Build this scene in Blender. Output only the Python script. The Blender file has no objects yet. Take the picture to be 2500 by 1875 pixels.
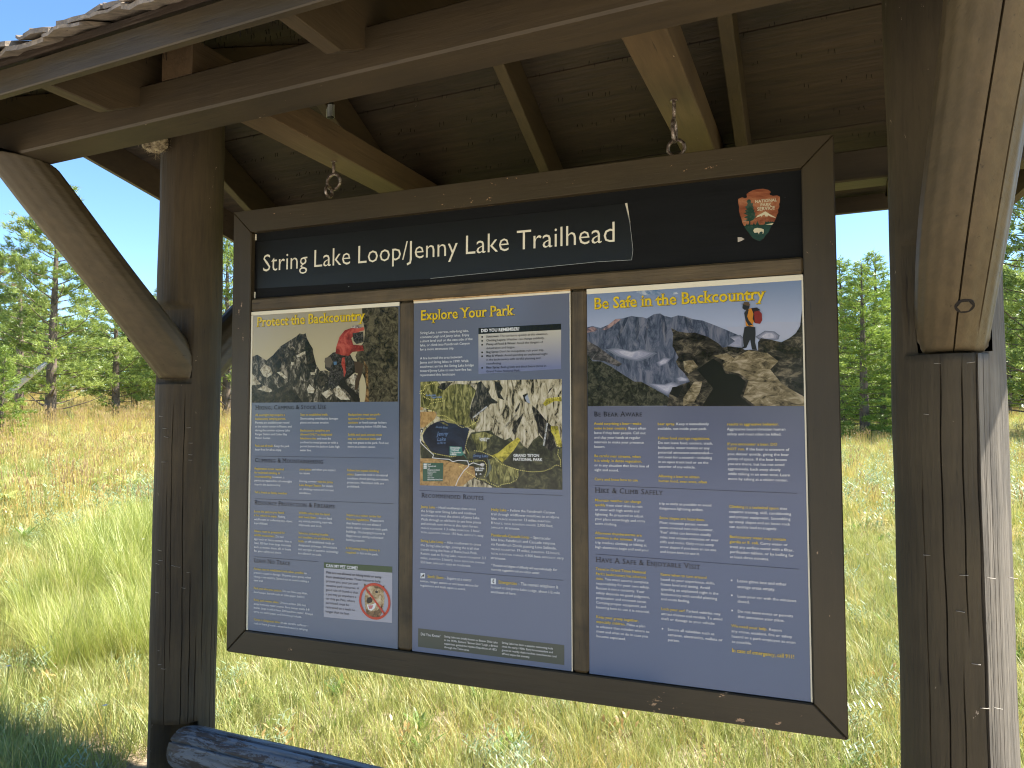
import bpy, bmesh, math, random
import numpy as np
from mathutils import Vector, Matrix, Euler
rnd = random.Random(7)
SC = bpy.context.scene
COL = SC.collection
rad = math.radians

# ------------------------------------------------------------------ camera, sky, sun, exposure
cd = bpy.data.cameras.new('camera'); cam = bpy.data.objects.new('camera', cd); COL.objects.link(cam)
cd.sensor_width = 36.0; cd.lens = 24.955; cd.clip_start = 0.05; cd.clip_end = 2000
RR = Vector((0.9162, 0.4007, -0.0019)).normalized(); FF = Vector((-0.4001, 0.9151, 0.0495)).normalized()
UU = RR.cross(FF).normalized(); RR = FF.cross(UU).normalized()
CP = Vector((1.0516, -2.1862, 1.55))
cam.matrix_world = Matrix(((RR.x, UU.x, -FF.x, CP.x), (RR.y, UU.y, -FF.y, CP.y), (RR.z, UU.z, -FF.z, CP.z), (0, 0, 0, 1)))
SC.camera = cam
SUN = Vector((0.74, 0.54, 1.30)).normalized()
w = bpy.data.worlds.new('World'); SC.world = w; w.use_nodes = True
wn = w.node_tree; wn.nodes.clear()
sky = wn.nodes.new('ShaderNodeTexSky'); sky.sky_type = 'NISHITA'; sky.sun_disc = False
sky.sun_elevation = math.asin(SUN.z); sky.sun_rotation = math.atan2(SUN.x, SUN.y)
sky.altitude = 2100; sky.air_density = 1.0; sky.dust_density = 0.3; sky.ozone_density = 1.6
bg = wn.nodes.new('ShaderNodeBackground'); bg.inputs['Strength'].default_value = 0.10
wo = wn.nodes.new('ShaderNodeOutputWorld')
hv = wn.nodes.new('ShaderNodeHueSaturation'); hv.inputs['Saturation'].default_value = 1.14; wn.links.new(sky.outputs[0], hv.inputs['Color']); wn.links.new(hv.outputs[0], bg.inputs[0]); wn.links.new(bg.outputs[0], wo.inputs[0])
sl = bpy.data.lights.new('sun', 'SUN'); sl.energy = 4.2; sl.angle = rad(0.5); sl.color = (1.0, 0.95, 0.87)
so = bpy.data.objects.new('sun', sl); COL.objects.link(so)
so.rotation_euler = SUN.to_track_quat('Z', 'Y').to_euler(); so.location = (0, 0, 30)
SC.view_settings.view_transform = 'Standard'; SC.view_settings.look = 'None'
SC.view_settings.gamma = 1.0; SC.view_settings.exposure = 1.88; SC.view_settings.use_curve_mapping = False
SC.render.engine = 'CYCLES'
SC.cycles.filter_width = 1.15; SC.cycles.max_bounces = 8; SC.cycles.diffuse_bounces = 4; SC.cycles.transparent_max_bounces = 8

# ------------------------------------------------------------------ helpers
def link(o, parent=None):
    COL.objects.link(o)
    if parent: o.parent = parent
    return o
def tag(o, label=None, cat=None, group=None, kind=None):
    if label: o['label'] = label
    if cat: o['category'] = cat
    if group: o['group'] = group
    if kind: o['kind'] = kind
    return o
def empty(name, loc=(0, 0, 0), rz=0):
    o = bpy.data.objects.new(name, None); COL.objects.link(o); o.location = loc; o.rotation_euler = (0, 0, rz)
    o.empty_display_size = .1
    return o
def mesh_obj(name, V, F, mat, parent=None, smooth=False, mi=None, uniq=True):
    me = bpy.data.meshes.new(name); me.from_pydata([tuple(v) for v in V], [], F)
    for m in (mat if isinstance(mat, (list, tuple)) else [mat]): me.materials.append(m)
    if mi is not None: me.polygons.foreach_set('material_index', mi)
    if smooth: me.polygons.foreach_set('use_smooth', [True] * len(me.polygons))
    me.update()
    return link(bpy.data.objects.new(name, me), parent)
def prism(name, poly, axis, a0, a1, mat, parent=None, bev=0.004):
    """extrude a polygon (2D) along an axis: 'x' poly in (y,z), 'y' poly in (x,z), 'z' poly in (x,y)"""
    def P(u, v, t): return {'x': (t, u, v), 'y': (u, t, v), 'z': (u, v, t)}[axis]
    n = len(poly)
    bm = bmesh.new()
    A = [bm.verts.new(P(u, v, a0)) for u, v in poly]; B = [bm.verts.new(P(u, v, a1)) for u, v in poly]
    bm.faces.new(A); bm.faces.new(B[::-1])
    for i in range(n): bm.faces.new((A[i], B[i], B[(i + 1) % n], A[(i + 1) % n]))
    bmesh.ops.recalc_face_normals(bm, faces=bm.faces)
    if bev: bmesh.ops.bevel(bm, geom=list(bm.edges), offset=bev, segments=1, affect='EDGES')
    me = bpy.data.meshes.new(name); bm.to_mesh(me); bm.free(); me.materials.append(mat)
    return link(bpy.data.objects.new(name, me), parent)
def box(name, x, y, z, mat, parent=None, bev=0.004):
    return prism(name, [(x[0], y[0]), (x[1], y[0]), (x[1], y[1]), (x[0], y[1])], 'z', z[0], z[1], mat, parent, bev)
def tube(name, pts, r, mat, parent=None, seg=10, closed=False):
    V = []; F = []; n = len(pts); pts = [Vector(p) for p in pts]
    for i, p in enumerate(pts):
        a = pts[(i + 1) % n] if (closed or i < n - 1) else p; b = pts[i - 1] if (closed or i > 0) else p
        t = (a - b).normalized(); s = t.orthogonal() if i == 0 else (s - t * s.dot(t))
        s.normalize(); q = t.cross(s); rr = r[i] if isinstance(r, (list, tuple)) else r
        for k in range(seg):
            an = 2 * math.pi * k / seg; V.append(p + (s * math.cos(an) + q * math.sin(an)) * rr)
    for i in range(n if closed else n - 1):
        for k in range(seg):
            j = (i + 1) % n; F.append((i * seg + k, i * seg + (k + 1) % seg, j * seg + (k + 1) % seg, j * seg + k))
    if not closed:
        F.append(tuple(range(seg))[::-1]); F.append(tuple((n - 1) * seg + k for k in range(seg)))
    return mesh_obj(name, V, F, mat, parent, smooth=True)

# ------------------------------------------------------------------ materials
def nt(name):
    m = bpy.data.materials.new(name); m.use_nodes = True; t = m.node_tree
    b = t.nodes['Principled BSDF']; return m, t, b
def N(t, ty, **k):
    n = t.nodes.new(ty)
    for a, v in k.items():
        if a in n.inputs: n.inputs[a].default_value = v
        else: setattr(n, a, v)
    return n
def ramp(t, src, stops):
    n = t.nodes.new('ShaderNodeValToRGB'); e = n.color_ramp.elements
    while len(e) < len(stops): e.new(0.5)
    for i, (p, c) in enumerate(stops): e[i].position = p; e[i].color = (*c, 1) if len(c) == 3 else c
    t.links.new(src, n.inputs[0]); return n
def mixc(t, f, a, b, mode='MIX'):
    n = t.nodes.new('ShaderNodeMix'); n.data_type = 'RGBA'; n.blend_type = mode
    for i, v in ((0, f), (6, a), (7, b)):
        if hasattr(v, 'is_linked') or hasattr(v, 'links'): t.links.new(v, n.inputs[i])
        else: n.inputs[i].default_value = v if i == 0 else ((*v, 1) if len(v) == 3 else v)
    return n.outputs[2]
def wood(name, base, rot=(0, 0, 0), var=.35, rough=.62, chips=0.0, chipc=(.42, .33, .24), bump=.35, peel=None, streak=14, dark=.55, cloud=2.2):
    """grain runs along local X after the rotation"""
    m, t, b = nt(name)
    tc = N(t, 'ShaderNodeTexCoord'); oi = N(t, 'ShaderNodeObjectInfo')
    ad = N(t, 'ShaderNodeVectorMath', operation='ADD'); sc = N(t, 'ShaderNodeVectorMath', operation='SCALE')
    sc.inputs[0].default_value = (7.3, 3.1, 5.7); t.links.new(oi.outputs['Random'], sc.inputs['Scale'])
    t.links.new(tc.outputs['Object'], ad.inputs[0]); t.links.new(sc.outputs[0], ad.inputs[1])
    mr = N(t, 'ShaderNodeMapping', vector_type='TEXTURE'); mr.inputs['Rotation'].default_value = rot; t.links.new(ad.outputs[0], mr.inputs['Vector'])
    mp = N(t, 'ShaderNodeMapping'); mp.inputs['Scale'].default_value = (1.3, streak, streak); t.links.new(mr.outputs[0], mp.inputs['Vector'])
    n1 = N(t, 'ShaderNodeTexNoise', Scale=2.6, Detail=8, Roughness=.62, Distortion=.35); t.links.new(mp.outputs[0], n1.inputs['Vector'])
    n2 = N(t, 'ShaderNodeTexNoise', Scale=cloud, Detail=4, Roughness=.6); t.links.new(mr.outputs[0], n2.inputs['Vector'])
    c0 = ramp(t, n1.outputs[0], [(.28, tuple(c * (1 - var) for c in base)), (.5, base), (.75, tuple(min(1, c * (1 + var)) for c in base))])
    c1 = ramp(t, n2.outputs[0], [(.32, (dark, dark, dark * .98)), (.62, (1.12, 1.1, 1.06))])
    col = mixc(t, 1.0, c0.outputs[0], c1.outputs[0], 'MULTIPLY')
    ft = N(t, 'ShaderNodeTexNoise', Scale=55, Detail=3, Roughness=.6)
    mp3 = N(t, 'ShaderNodeMapping'); mp3.inputs['Scale'].default_value = (.12, 1.6, 1.6); t.links.new(mr.outputs[0], mp3.inputs['Vector']); t.links.new(mp3.outputs[0], ft.inputs['Vector'])
    # long hairline cracks
    ck = ramp(t, ft.outputs[0], [(.26, (.25, .22, .2)), (.33, (1, 1, 1))])
    col = mixc(t, .75, col, mixc(t, 1.0, col, ck.outputs[0], 'MULTIPLY'))
    if peel:
        pn = N(t, 'ShaderNodeTexNoise', Scale=5.5, Detail=10, Roughness=.78, Distortion=.5)
        mp2 = N(t, 'ShaderNodeMapping'); mp2.inputs['Scale'].default_value = (.9, 3.2, 3.2); t.links.new(mr.outputs[0], mp2.inputs['Vector']); t.links.new(mp2.outputs[0], pn.inputs['Vector'])
        pr = ramp(t, pn.outputs[0], [(peel[0], (0, 0, 0)), (peel[0] + .035, (1, 1, 1))])
        pc = ramp(t, n1.outputs[0], [(.3, tuple(c * .45 for c in peel[1])), (.5, peel[1]), (.7, tuple(c * 1.3 for c in peel[1]))])
        col = mixc(t, pr.outputs[0], col, pc.outputs[0])
    if chips:
        vn = N(t, 'ShaderNodeTexNoise', Scale=26, Detail=5, Roughness=.75)
        mc = N(t, 'ShaderNodeMapping'); mc.inputs['Scale'].default_value = (.7, 1.5, 1.5); t.links.new(mr.outputs[0], mc.inputs['Vector']); t.links.new(mc.outputs[0], vn.inputs['Vector'])
        v2 = N(t, 'ShaderNodeTexNoise', Scale=1.7, Detail=2); t.links.new(mr.outputs[0], v2.inputs['Vector'])
        su = N(t, 'ShaderNodeMath', operation='MULTIPLY_ADD'); su.inputs[1].default_value = .28; t.links.new(v2.outputs[0], su.inputs[0]); t.links.new(vn.outputs[0], su.inputs[2])
        cr = ramp(t, su.outputs[0], [(.90 - chips, (0, 0, 0)), (.91 - chips, (1, 1, 1))])
        col = mixc(t, cr.outputs[0], col, (*chipc, 1))
    t.links.new(col, b.inputs['Base Color']); b.inputs['Roughness'].default_value = rough
    bp = N(t, 'ShaderNodeBump', Strength=bump, Distance=.004)
    hs = N(t, 'ShaderNodeMath', operation='ADD'); t.links.new(n1.outputs[0], hs.inputs[0]); t.links.new(ft.outputs[0], hs.inputs[1])
    t.links.new(hs.outputs[0], bp.inputs['Height']); t.links.new(bp.outputs[0], b.inputs['Normal'])
    return m
def plain(name, c, rough=.5, metal=0, noise=None, spec=None, coat=0):
    m, t, b = nt(name); b.inputs['Roughness'].default_value = rough; b.inputs['Metallic'].default_value = metal
    if spec is not None: b.inputs['Specular IOR Level'].default_value = spec
    if coat: b.inputs['Coat Weight'].default_value = coat; b.inputs['Coat Roughness'].default_value = .12
    if noise:
        tc = N(t, 'ShaderNodeTexCoord'); n = N(t, 'ShaderNodeTexNoise', Scale=noise[0], Detail=6, Roughness=.65); t.links.new(tc.outputs['Object'], n.inputs['Vector'])
        r = ramp(t, n.outputs[0], [(.35, noise[1]), (.5, c), (.66, noise[2])]); t.links.new(r.outputs[0], b.inputs['Base Color'])
    else: b.inputs['Base Color'].default_value = (*c, 1)
    return m
BR = (.042, .0285, .0125)
XA = (0, 0, 0); ZA = (0, rad(90), 0); YA = (0, 0, rad(90))
M = {}
M['beam'] = wood('beam_brown', BR, XA, var=.22, chips=.035, bump=.25, streak=12, dark=.72)
M['board_z'] = wood('frame_brown_z', (.040, .0285, .0118), ZA, var=.12, chips=.06, chipc=(.40, .26, .15), bump=.15, rough=.5, dark=.8)
M['board_x'] = wood('frame_brown_x', (.040, .0285, .0118), XA, var=.12, chips=.075, chipc=(.42, .26, .14), bump=.15, rough=.5, dark=.8)
M['divider'] = wood('divider_brown', (.085, .060, .028), ZA, var=.4, bump=.4, dark=.55, cloud=9)
M['rail_x'] = wood('rail_brown', (.085, .060, .028), XA, var=.35, bump=.4, dark=.6, cloud=6)
M['post'] = wood('post_brown', (.058, .041, .020), ZA, var=.35, rough=.82, chips=.05, chipc=(.36, .28, .2), bump=.7, dark=.7)
M['post_w'] = wood('post_weathered', (.165, .142, .112), ZA, var=.5, rough=.9, bump=1.0, dark=.6)
M['post_r'] = wood('post_grey_brown', (.060, .045, .0235), ZA, var=.22, rough=.85, chips=.05, bump=.9, dark=.65)
M['brace'] = wood('brace_brown', (.084, .061, .031), (rad(-45), 0, rad(90)), var=.22, chips=.03, bump=.35, dark=.7)
M['tie'] = wood('tie_tan', (.092, .058, .028), YA, var=.25, chips=.02, bump=.3, dark=.75)
M['rafter'] = wood('rafter_brown', (.057, .038, .0175), YA, var=.22, chips=.02, bump=.25, dark=.75)
M['deck'] = wood('deck_brown', (.035, .0218, .0125), XA, var=.5, bump=.9, dark=.55, streak=20, chips=.02)
M['log'] = wood('weathered_log', (.085, .055, .038), XA, var=.45, bump=1.0, dark=.55, peel=(.475, (.17, .165, .165)), rough=.6)
M['shake'] = wood('weathered_shake', (.24, .195, .15), YA, var=.5, bump=1.0, dark=.45, rough=.85)
M['iron'] = plain('rusty_iron', (.16, .12, .09), .45, .7, (90, (.05, .035, .025), (.45, .40, .34)))
M['zinc'] = plain('galvanised_thread', (.45, .46, .42), .4, .8)
M['staple'] = plain('bright_staple', (.34, .31, .26), .5, .5)
M['nail'] = plain('dark_nail', (.02, .018, .016), .6, .4)
M['nest'] = plain('nest_fibre', (.34, .27, .17), .95, 0, (60, (.06, .04, .025), (.55, .46, .3)))
M['void'] = plain('dark_hole', (.012, .009, .007), .95)
M['raw'] = plain('raw_split_wood', (.22, .12, .05), .9, 0, (14, (.03, .02, .012), (.35, .19, .08)))

# ------------------------------------------------------------------ terrain
def hgt(x, y):
    d = math.hypot(x, y); az = math.atan2(x, y)
    k = min(1, max(0, (-az - .15) / .75)); k = k * k * (3 - 2 * k)
    s = .041 + .024 * k
    f = max(0.0, min(1.0, (y + .6 * d) / max(d, .01)))       # rises only behind the kiosk
    h = s * max(0, d - 3.0) if d < 60 else s * 57 + (d - 60) * .004
    h *= f
    return h + .03 * math.sin(x * .9 + 1) * math.sin(y * .8) * min(1, d / 4) + .10 * math.sin(x * .21) * math.sin(y * .17 + 1) * min(1, d / 14)
def soil_mat():
    m, t, b = nt('meadow_soil'); tc = N(t, 'ShaderNodeTexCoord')
    n = N(t, 'ShaderNodeTexNoise', Scale=9, Detail=10, Roughness=.7); t.links.new(tc.outputs['Object'], n.inputs['Vector'])
    v = N(t, 'ShaderNodeTexVoronoi', Scale=38); t.links.new(tc.outputs['Object'], v.inputs['Vector'])
    a = ramp(t, n.outputs[0], [(.3, (.17, .12, .075)), (.5, (.34, .26, .17)), (.7, (.48, .39, .28))])
    pv = ramp(t, v.outputs['Distance'], [(.1, (1.25, 1.2, 1.15)), (.5, (.7, .68, .66))])
    c = mixc(t, .7, a.outputs[0], mixc(t, 1, a.outputs[0], pv.outputs[0], 'MULTIPLY'))
    n3 = N(t, 'ShaderNodeTexNoise', Scale=.55, Detail=4); t.links.new(tc.outputs['Object'], n3.inputs['Vector'])
    sx = N(t, 'ShaderNodeVectorMath', operation='LENGTH'); t.links.new(tc.outputs['Object'], sx.inputs[0])
    mr = N(t, 'ShaderNodeMapRange'); mr.inputs[1].default_value = 1.5; mr.inputs[2].default_value = 6; t.links.new(sx.outputs['Value'], mr.inputs[0])
    g = ramp(t, n3.outputs[0], [(.35, (.22, .20, .07)), (.55, (.34, .29, .11)), (.7, (.40, .29, .12))])
    c = mixc(t, mr.outputs[0], c, g.outputs[0])
    # unseen gravel in front, added pale to bounce light onto undersides and posters
    sy = N(t, 'ShaderNodeSeparateXYZ'); t.links.new(tc.outputs['Object'], sy.inputs[0])
    my = N(t, 'ShaderNodeMapRange'); my.inputs[1].default_value = -.9; my.inputs[2].default_value = -1.9; t.links.new(sy.outputs[1], my.inputs[0])
    gv = ramp(t, n.outputs[0], [(.3, (.38, .33, .26)), (.55, (.52, .46, .37)), (.75, (.60, .55, .46))])
    c = mixc(t, my.outputs[0], c, gv.outputs[0])
    t.links.new(c, b.inputs['Base Color']); b.inputs['Roughness'].default_value = .95
    bp = N(t, 'ShaderNodeBump', Strength=.8, Distance=.012); t.links.new(v.outputs['Distance'], bp.inputs['Height']); t.links.new(bp.outputs[0], b.inputs['Normal'])
    return m
def ground():
    R = [0.0]; r = .35
    while r < 900: R.append(r); r *= 1.10 if r > 3 else 1.18
    S = 96; V = [(0, 0, hgt(0, 0))]; F = []
    for r in R[1:]:
        for k in range(S):
            a = 2 * math.pi * k / S; x = r * math.sin(a); y = r * math.cos(a); V.append((x, y, hgt(x, y)))
    for k in range(S): F.append((0, 1 + (k + 1) % S, 1 + k))
    for i in range(len(R) - 2):
        for k in range(S):
            a = 1 + i * S; F.append((a + k, a + (k + 1) % S, a + S + (k + 1) % S, a + S + k))
    o = mesh_obj('ground', V, F, soil_mat(), smooth=True); tag(o, kind='structure')
ground()

# ------------------------------------------------------------------ kiosk
KC = .04                       # y of the ridge
K = empty('trailhead_kiosk'); tag(K, 'brown painted log and timber shelter with shake roof over the hanging sign', 'shelter')
def U(dy): return 2.506 + .53 * (.73 - dy)        # rafter underside
def DK(dy): return 2.50 + .53 * (1.06 - dy)       # deck underside
def half(dy): return 2.37 - .64 * dy / 1.05       # half length of the roof at a distance from the ridge
def log(name, cx, cy, r, z0, z1, mat, cracks=(), seed=0, notch=None, seg=448, rz=90, extra=None, weather=None, facet=None):
    rr = random.Random(seed); ph = [rr.uniform(0, 6.28) for _ in range(12)]
    V = []; F = []
    zs = sorted(set([z0 + (z1 - z0) * i / rz for i in range(rz + 1)] + ([notch[0] - .0015, notch[0] + .0015, notch[1] - .01, notch[1] + .01] if notch else []) + ([extra[0] - .0015, extra[0] + .0015] if extra else [])))
    for z in zs:
        wob = .10 * math.sin(z * 2.1 + ph[0]) + .04 * math.sin(z * 6 + ph[1])
        for k in range(seg):
            th = 2 * math.pi * k / seg; t2 = th + wob * .35 + .006 * math.sin(z * 23 + ph[8] + int(k / 14)) * (1 if k % 14 else 1)
            q = r * (1 + .018 * math.sin(3 * th + ph[2] + z) + .014 * math.sin(5 * th + ph[3] - 2 * z) + .012 * math.sin(z * 5 + ph[4]) + .008 * math.sin(z * 13 + th * 2 + ph[5])
                     + .0022 * math.sin(19 * th + ph[6] + 2.5 * math.sin(z * 2)) + .0015 * math.sin(47 * th + ph[7] + 3 * math.sin(z * 3)))
            for (c, za, zb, dep, wd) in cracks:
                if za < z < zb:
                    e = min(1, (z - za) / .12, (zb - z) / .12)
                    dk = abs((k - c + seg / 2) % seg - seg / 2)
                    if dk < wd * .5 + .5: q -= dep * e * (1 - dk / (wd * .5 + .51)) ** .5
            x = cx + q * math.sin(t2); y = cy - q * math.cos(t2)          # theta 0 looks at -y
            if facet:
                ov = (x - cx) * facet[0] + (y - cy) * facet[1] - facet[2]
                if ov > 0: x -= ov * .85 * facet[0]; y -= ov * .85 * facet[1]
            if notch and notch[0] <= z <= notch[1]: y = max(y, notch[2])
            if extra and z < extra[0]:
                if x > cx + extra[1]: y = max(y, cy + extra[2])
            V.append((x, y, z))
    n = len(zs)
    for i in range(n - 1):
        for k in range(seg):
            F.append((i * seg + k, i * seg + (k + 1) % seg, (i + 1) * seg + (k + 1) % seg, (i + 1) * seg + k))
    F.append(tuple((n - 1) * seg + k for k in range(seg)))
    o = mesh_obj(name, V, F, mat, K, smooth=True)
    me = o.data; ne = len(me.edges); ev = np.zeros(ne * 2, dtype=np.int32); me.edges.foreach_get('vertices', ev); ev = ev.reshape(-1, 2)
    col = ev % seg; same = col[:, 0] == col[:, 1]; cs = set()
    for (c, za, zb, dep, wd) in cracks:
        for j in range(-int(wd / 2) - 1, int(wd / 2) + 2): cs.add((c + j) % seg)
    sh = same & np.isin(col[:, 0], list(cs))
    at = me.attributes.new('sharp_edge', 'BOOLEAN', 'EDGE'); at.data.foreach_set('value', sh)
    if weather:
        mi = np.array([1 if (weather[0] <= (i % seg) <= weather[1] and i < seg * (n - 1)) else 0 for i in range(len(me.polygons))]); me.materials.append(M['post_w']); me.polygons.foreach_set('material_index', mi)
    return o
pl_ = log('post', -1.43, KC, .127, -.3, 2.96, M['post'], cracks=[(28, .55, 1.63, .010, 1), (17, -.3, 1.3, .008, 1), (54, .1, 1.66, .014, 1), (70, -.3, .95, .012, 1), (83, -.3, .7, .008, 1), (97, .5, 1.15, .008, 1), (126, -.3, 1.25, .014, 1), (140, -.1, .8, .008, 1)], seed=3, notch=(1.70, 2.02, -.035), extra=(.325, -.03, -.03))
pr_ = log('post', 1.365, KC, .136, -.3, 2.96, M['post_r'], cracks=[(-43, -.3, 1.42, .008, 1), (-19, .55, 1.71, .016, 1), (-25, -.3, .7, .009, 1), (5, 1.0, 1.71, .010, 1), (-2, -.3, .95, .008, 1), (25, -.3, 1.9, .05, 5), (42, -.2, 1.8, .010, 1), (56, .1, 1.6, .008, 1), (68, -.3, 1.3, .010, 1), (35, -.3, 1.1, .008, 1)], seed=9, notch=(1.716, 2.02, -.035), weather=(26, 200), facet=(.848, -.53, .104))
def brace(x, sgn, r, seed, CK={}, name='brace'):
    rr = random.Random(seed); ph = [rr.uniform(0, 6.28) for _ in range(8)]
    seg = 256; n = 90; V = []; F = [];
    for i in range(n + 1):
        t = i / n; dy = .98 * (1 - t) - .10             # distance from the ridge line
        c = Vector((x + .008 * math.sin(t * 5 + ph[0]), KC - sgn * dy, 1.715 + dy))
        ax = Vector((0, -sgn, 1)).normalized(); e1 = Vector((1, 0, 0)); e2 = ax.cross(e1)
        q = r * (1 + .05 * math.sin(t * 4 + ph[1]) + .03 * math.sin(t * 11 + ph[2]))
        for k in range(seg):
            a = 2 * math.pi * k / seg
            qq = q * (1 + .02 * math.sin(3 * a + ph[3] + 3 * t) + .008 * math.sin(17 * a + ph[4]))
            if k in CK and CK[k][0] < t < CK[k][1]: qq -= .012 * min(1, (t - CK[k][0]) / .1, (CK[k][1] - t) / .1)
            p = c + (e1 * math.cos(a) + e2 * math.sin(a)) * qq
            if p.z > 2.428: p.z = 2.428
            fy = -sgn * (p.y - KC)                      # outward distance
            if fy < .075: p.y = KC - sgn * .075
            if p.z < 1.722 and sgn > 0: p.z = 1.722
            V.append(p)
    for i in range(n):
        for k in range(seg): F.append((i * seg + k, i * seg + (k + 1) % seg, (i + 1) * seg + (k + 1) % seg, (i + 1) * seg + k))
    F.append(tuple(range(seg))[::-1]); F.append(tuple(n * seg + k for k in range(seg)))
    o = mesh_obj(name, V, F, M['brace'], K, smooth=True)
    me = o.data; ev = np.zeros(len(me.edges) * 2, dtype=np.int32); me.edges.foreach_get('vertices', ev); cl = ev.reshape(-1, 2) % seg
    sh = (cl[:, 0] == cl[:, 1]) & np.isin(cl[:, 0], [k + j for k in CK for j in (-1, 0, 1)])
    me.attributes.new('sharp_edge', 'BOOLEAN', 'EDGE').data.foreach_set('value', sh)
    return o
b1 = brace(-1.43, 1, .083, 5); b2 = brace(1.372, 1, .086, 8, {189: (.08, .95), 214: (.05, .80)}); b3 = brace(-1.43, -1, .083, 11); b4 = brace(1.37, -1, .083, 12)
# knots and the countersunk bolt
def disc(name, c, nrm, r, th, mat, par, seg=24, squash=1.0, rot=0):
    nrm = Vector(nrm).normalized(); a = nrm.orthogonal().normalized(); b = nrm.cross(a); V = []; F = []
    cs, sn = math.cos(rot), math.sin(rot)
    for s in (0, 1):
        for k in range(seg):
            an = 2 * math.pi * k / seg; u = math.cos(an) * r; v = math.sin(an) * r * squash
            V.append(Vector(c) + (a * (u * cs - v * sn) + b * (u * sn + v * cs)) + nrm * (th * s))
    F.append(tuple(range(seg))[::-1]); F.append(tuple(seg + k for k in range(seg)))
    for k in range(seg): F.append((k, (k + 1) % seg, seg + (k + 1) % seg, seg + k))
    return mesh_obj(name, V, F, mat, par)
nb = Vector((0, -1, -1)).normalized()
def on_brace(x, dy, side, r, off=0.0):
    """point on a front brace surface, side = angle from the down-front normal towards +x"""
    c = Vector((x, KC - dy, 1.715 + dy)); n_ = nb * math.cos(side) + Vector((1, 0, 0)) * math.sin(side)
    return c + n_ * (r + off), n_
p, n_ = on_brace(1.372, .170, -.02, .088); disc('bolt_recess', p - n_ * .004, n_, .021, .0085, M['void'], b2)
disc('bolt_head', p - n_ * .003, n_, .0155, .0095, M['brace'], b2, seg=6)
p, n_ = on_brace(-1.43, .20, -.75, .085); disc('knot', p - n_ * .005, n_, .016, .0095, M['void'], b1, squash=.6, rot=.6)
p, n_ = on_brace(-1.43, .70, -1.0, .083); disc('knot', p - n_ * .006, n_, .02, .0085, M['void'], b1, squash=.6)
# beams, ties, fascias
fb = box('beam', (-1.82, 1.82), (-.730, -.612), (2.430, 2.546), M['beam'], K, .006)
box('beam', (-1.82, 1.82), (.692, .806), (2.430, 2.546), M['beam'], K, .006)
t1 = box('tie', (-.722, -.600), (-.72, .80), (2.5475, 2.662), M['tie'], K, .004)
t2 = box('tie', (.587, .707), (-.72, .80), (2.5475, 2.662), M['tie'], K, .004)
box('fascia', (-1.76, 1.76), (-1.035, -1.012), (2.417, 2.486), M['beam'], K, .003)
box('fascia', (-1.76, 1.76), (1.092, 1.115), (2.417, 2.486), M['beam'], K, .003)
ri = prism('ridge_board', [(KC - .019, 2.86), (KC + .019, 2.86), (KC + .019, 3.035), (KC - .019, 3.035)], 'x', -2.36, 2.36, M['rafter'], K, .003)
for (xa, xb) in ((-1.645, -1.600), (-.842, -.797), (-.035, .010), (.765, .812), (1.585, 1.63)):
    for sg in (1, -1):
        Y = lambda dy: KC - sg * dy
        pts = [(Y(.021), U(.021)), (Y(.866), U(.866)), (Y(1.050), U(.866)), (Y(1.050), DK(1.050) - .001), (Y(.021), DK(.021) - .001)]
        prism('rafter', pts, 'x', xa, xb, M['rafter'], K, .003)
# barge boards, each running from the ridge peak to the eave corner
for sx in (-1, 1):
    for sg in (1, -1):
        a = Vector((sx * 2.335, KC, 0)); c = Vector((sx * 1.677, KC - sg * 1.08, 0)); V = []
        nn = Vector((0, 0, 1)).cross(c - a).normalized() * .017
        if nn.x * sx < 0: nn = -nn
        for p, dy in ((a, 0), (c, 1.08)):
            zb = U(dy) + .018; zt = DK(dy) - .0015
            for q in (nn * 0, nn * 2):
                V.append((p.x + q.x, p.y + q.y, zb)); V.append((p.x + q.x, p.y + q.y, zt))
        mesh_obj('barge_board', V, [(0, 1, 5, 4), (2, 6, 7, 3), (0, 4, 6, 2), (1, 3, 7, 5), (0, 2, 3, 1), (4, 5, 7, 6)], M['rafter'], K)
# roof boards: wide sheets seen from below, joints between them open by a few millimetres
dys = {1: [0.0, .31, .735, 1.085], -1: [0.0, .312, .738, 1.085]}
for sg in (1, -1):
    D = dys[sg]
    for i in range(3):
        d0 = D[i] + (.002 if i else 0); d1 = D[i + 1] - .003
        xs = [-9, -.82 if i % 2 else -.01, .79, 9]
        for j in range(3):
            V = []
            for dy in (d0, d1):
                h = half(dy)
                for x in (max(-h, xs[j]) + (.0015 if j else 0), min(h, xs[j + 1]) - .0015):
                    V.append((x, KC - sg * dy, DK(dy))); V.append((x, KC - sg * dy, DK(dy) + .019))
            mesh_obj('roof_board', V, [(0, 2, 6, 4), (1, 5, 7, 3), (0, 1, 3, 2), (4, 6, 7, 5), (0, 4, 5, 1), (2, 3, 7, 6)], M['deck'], K)
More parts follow.
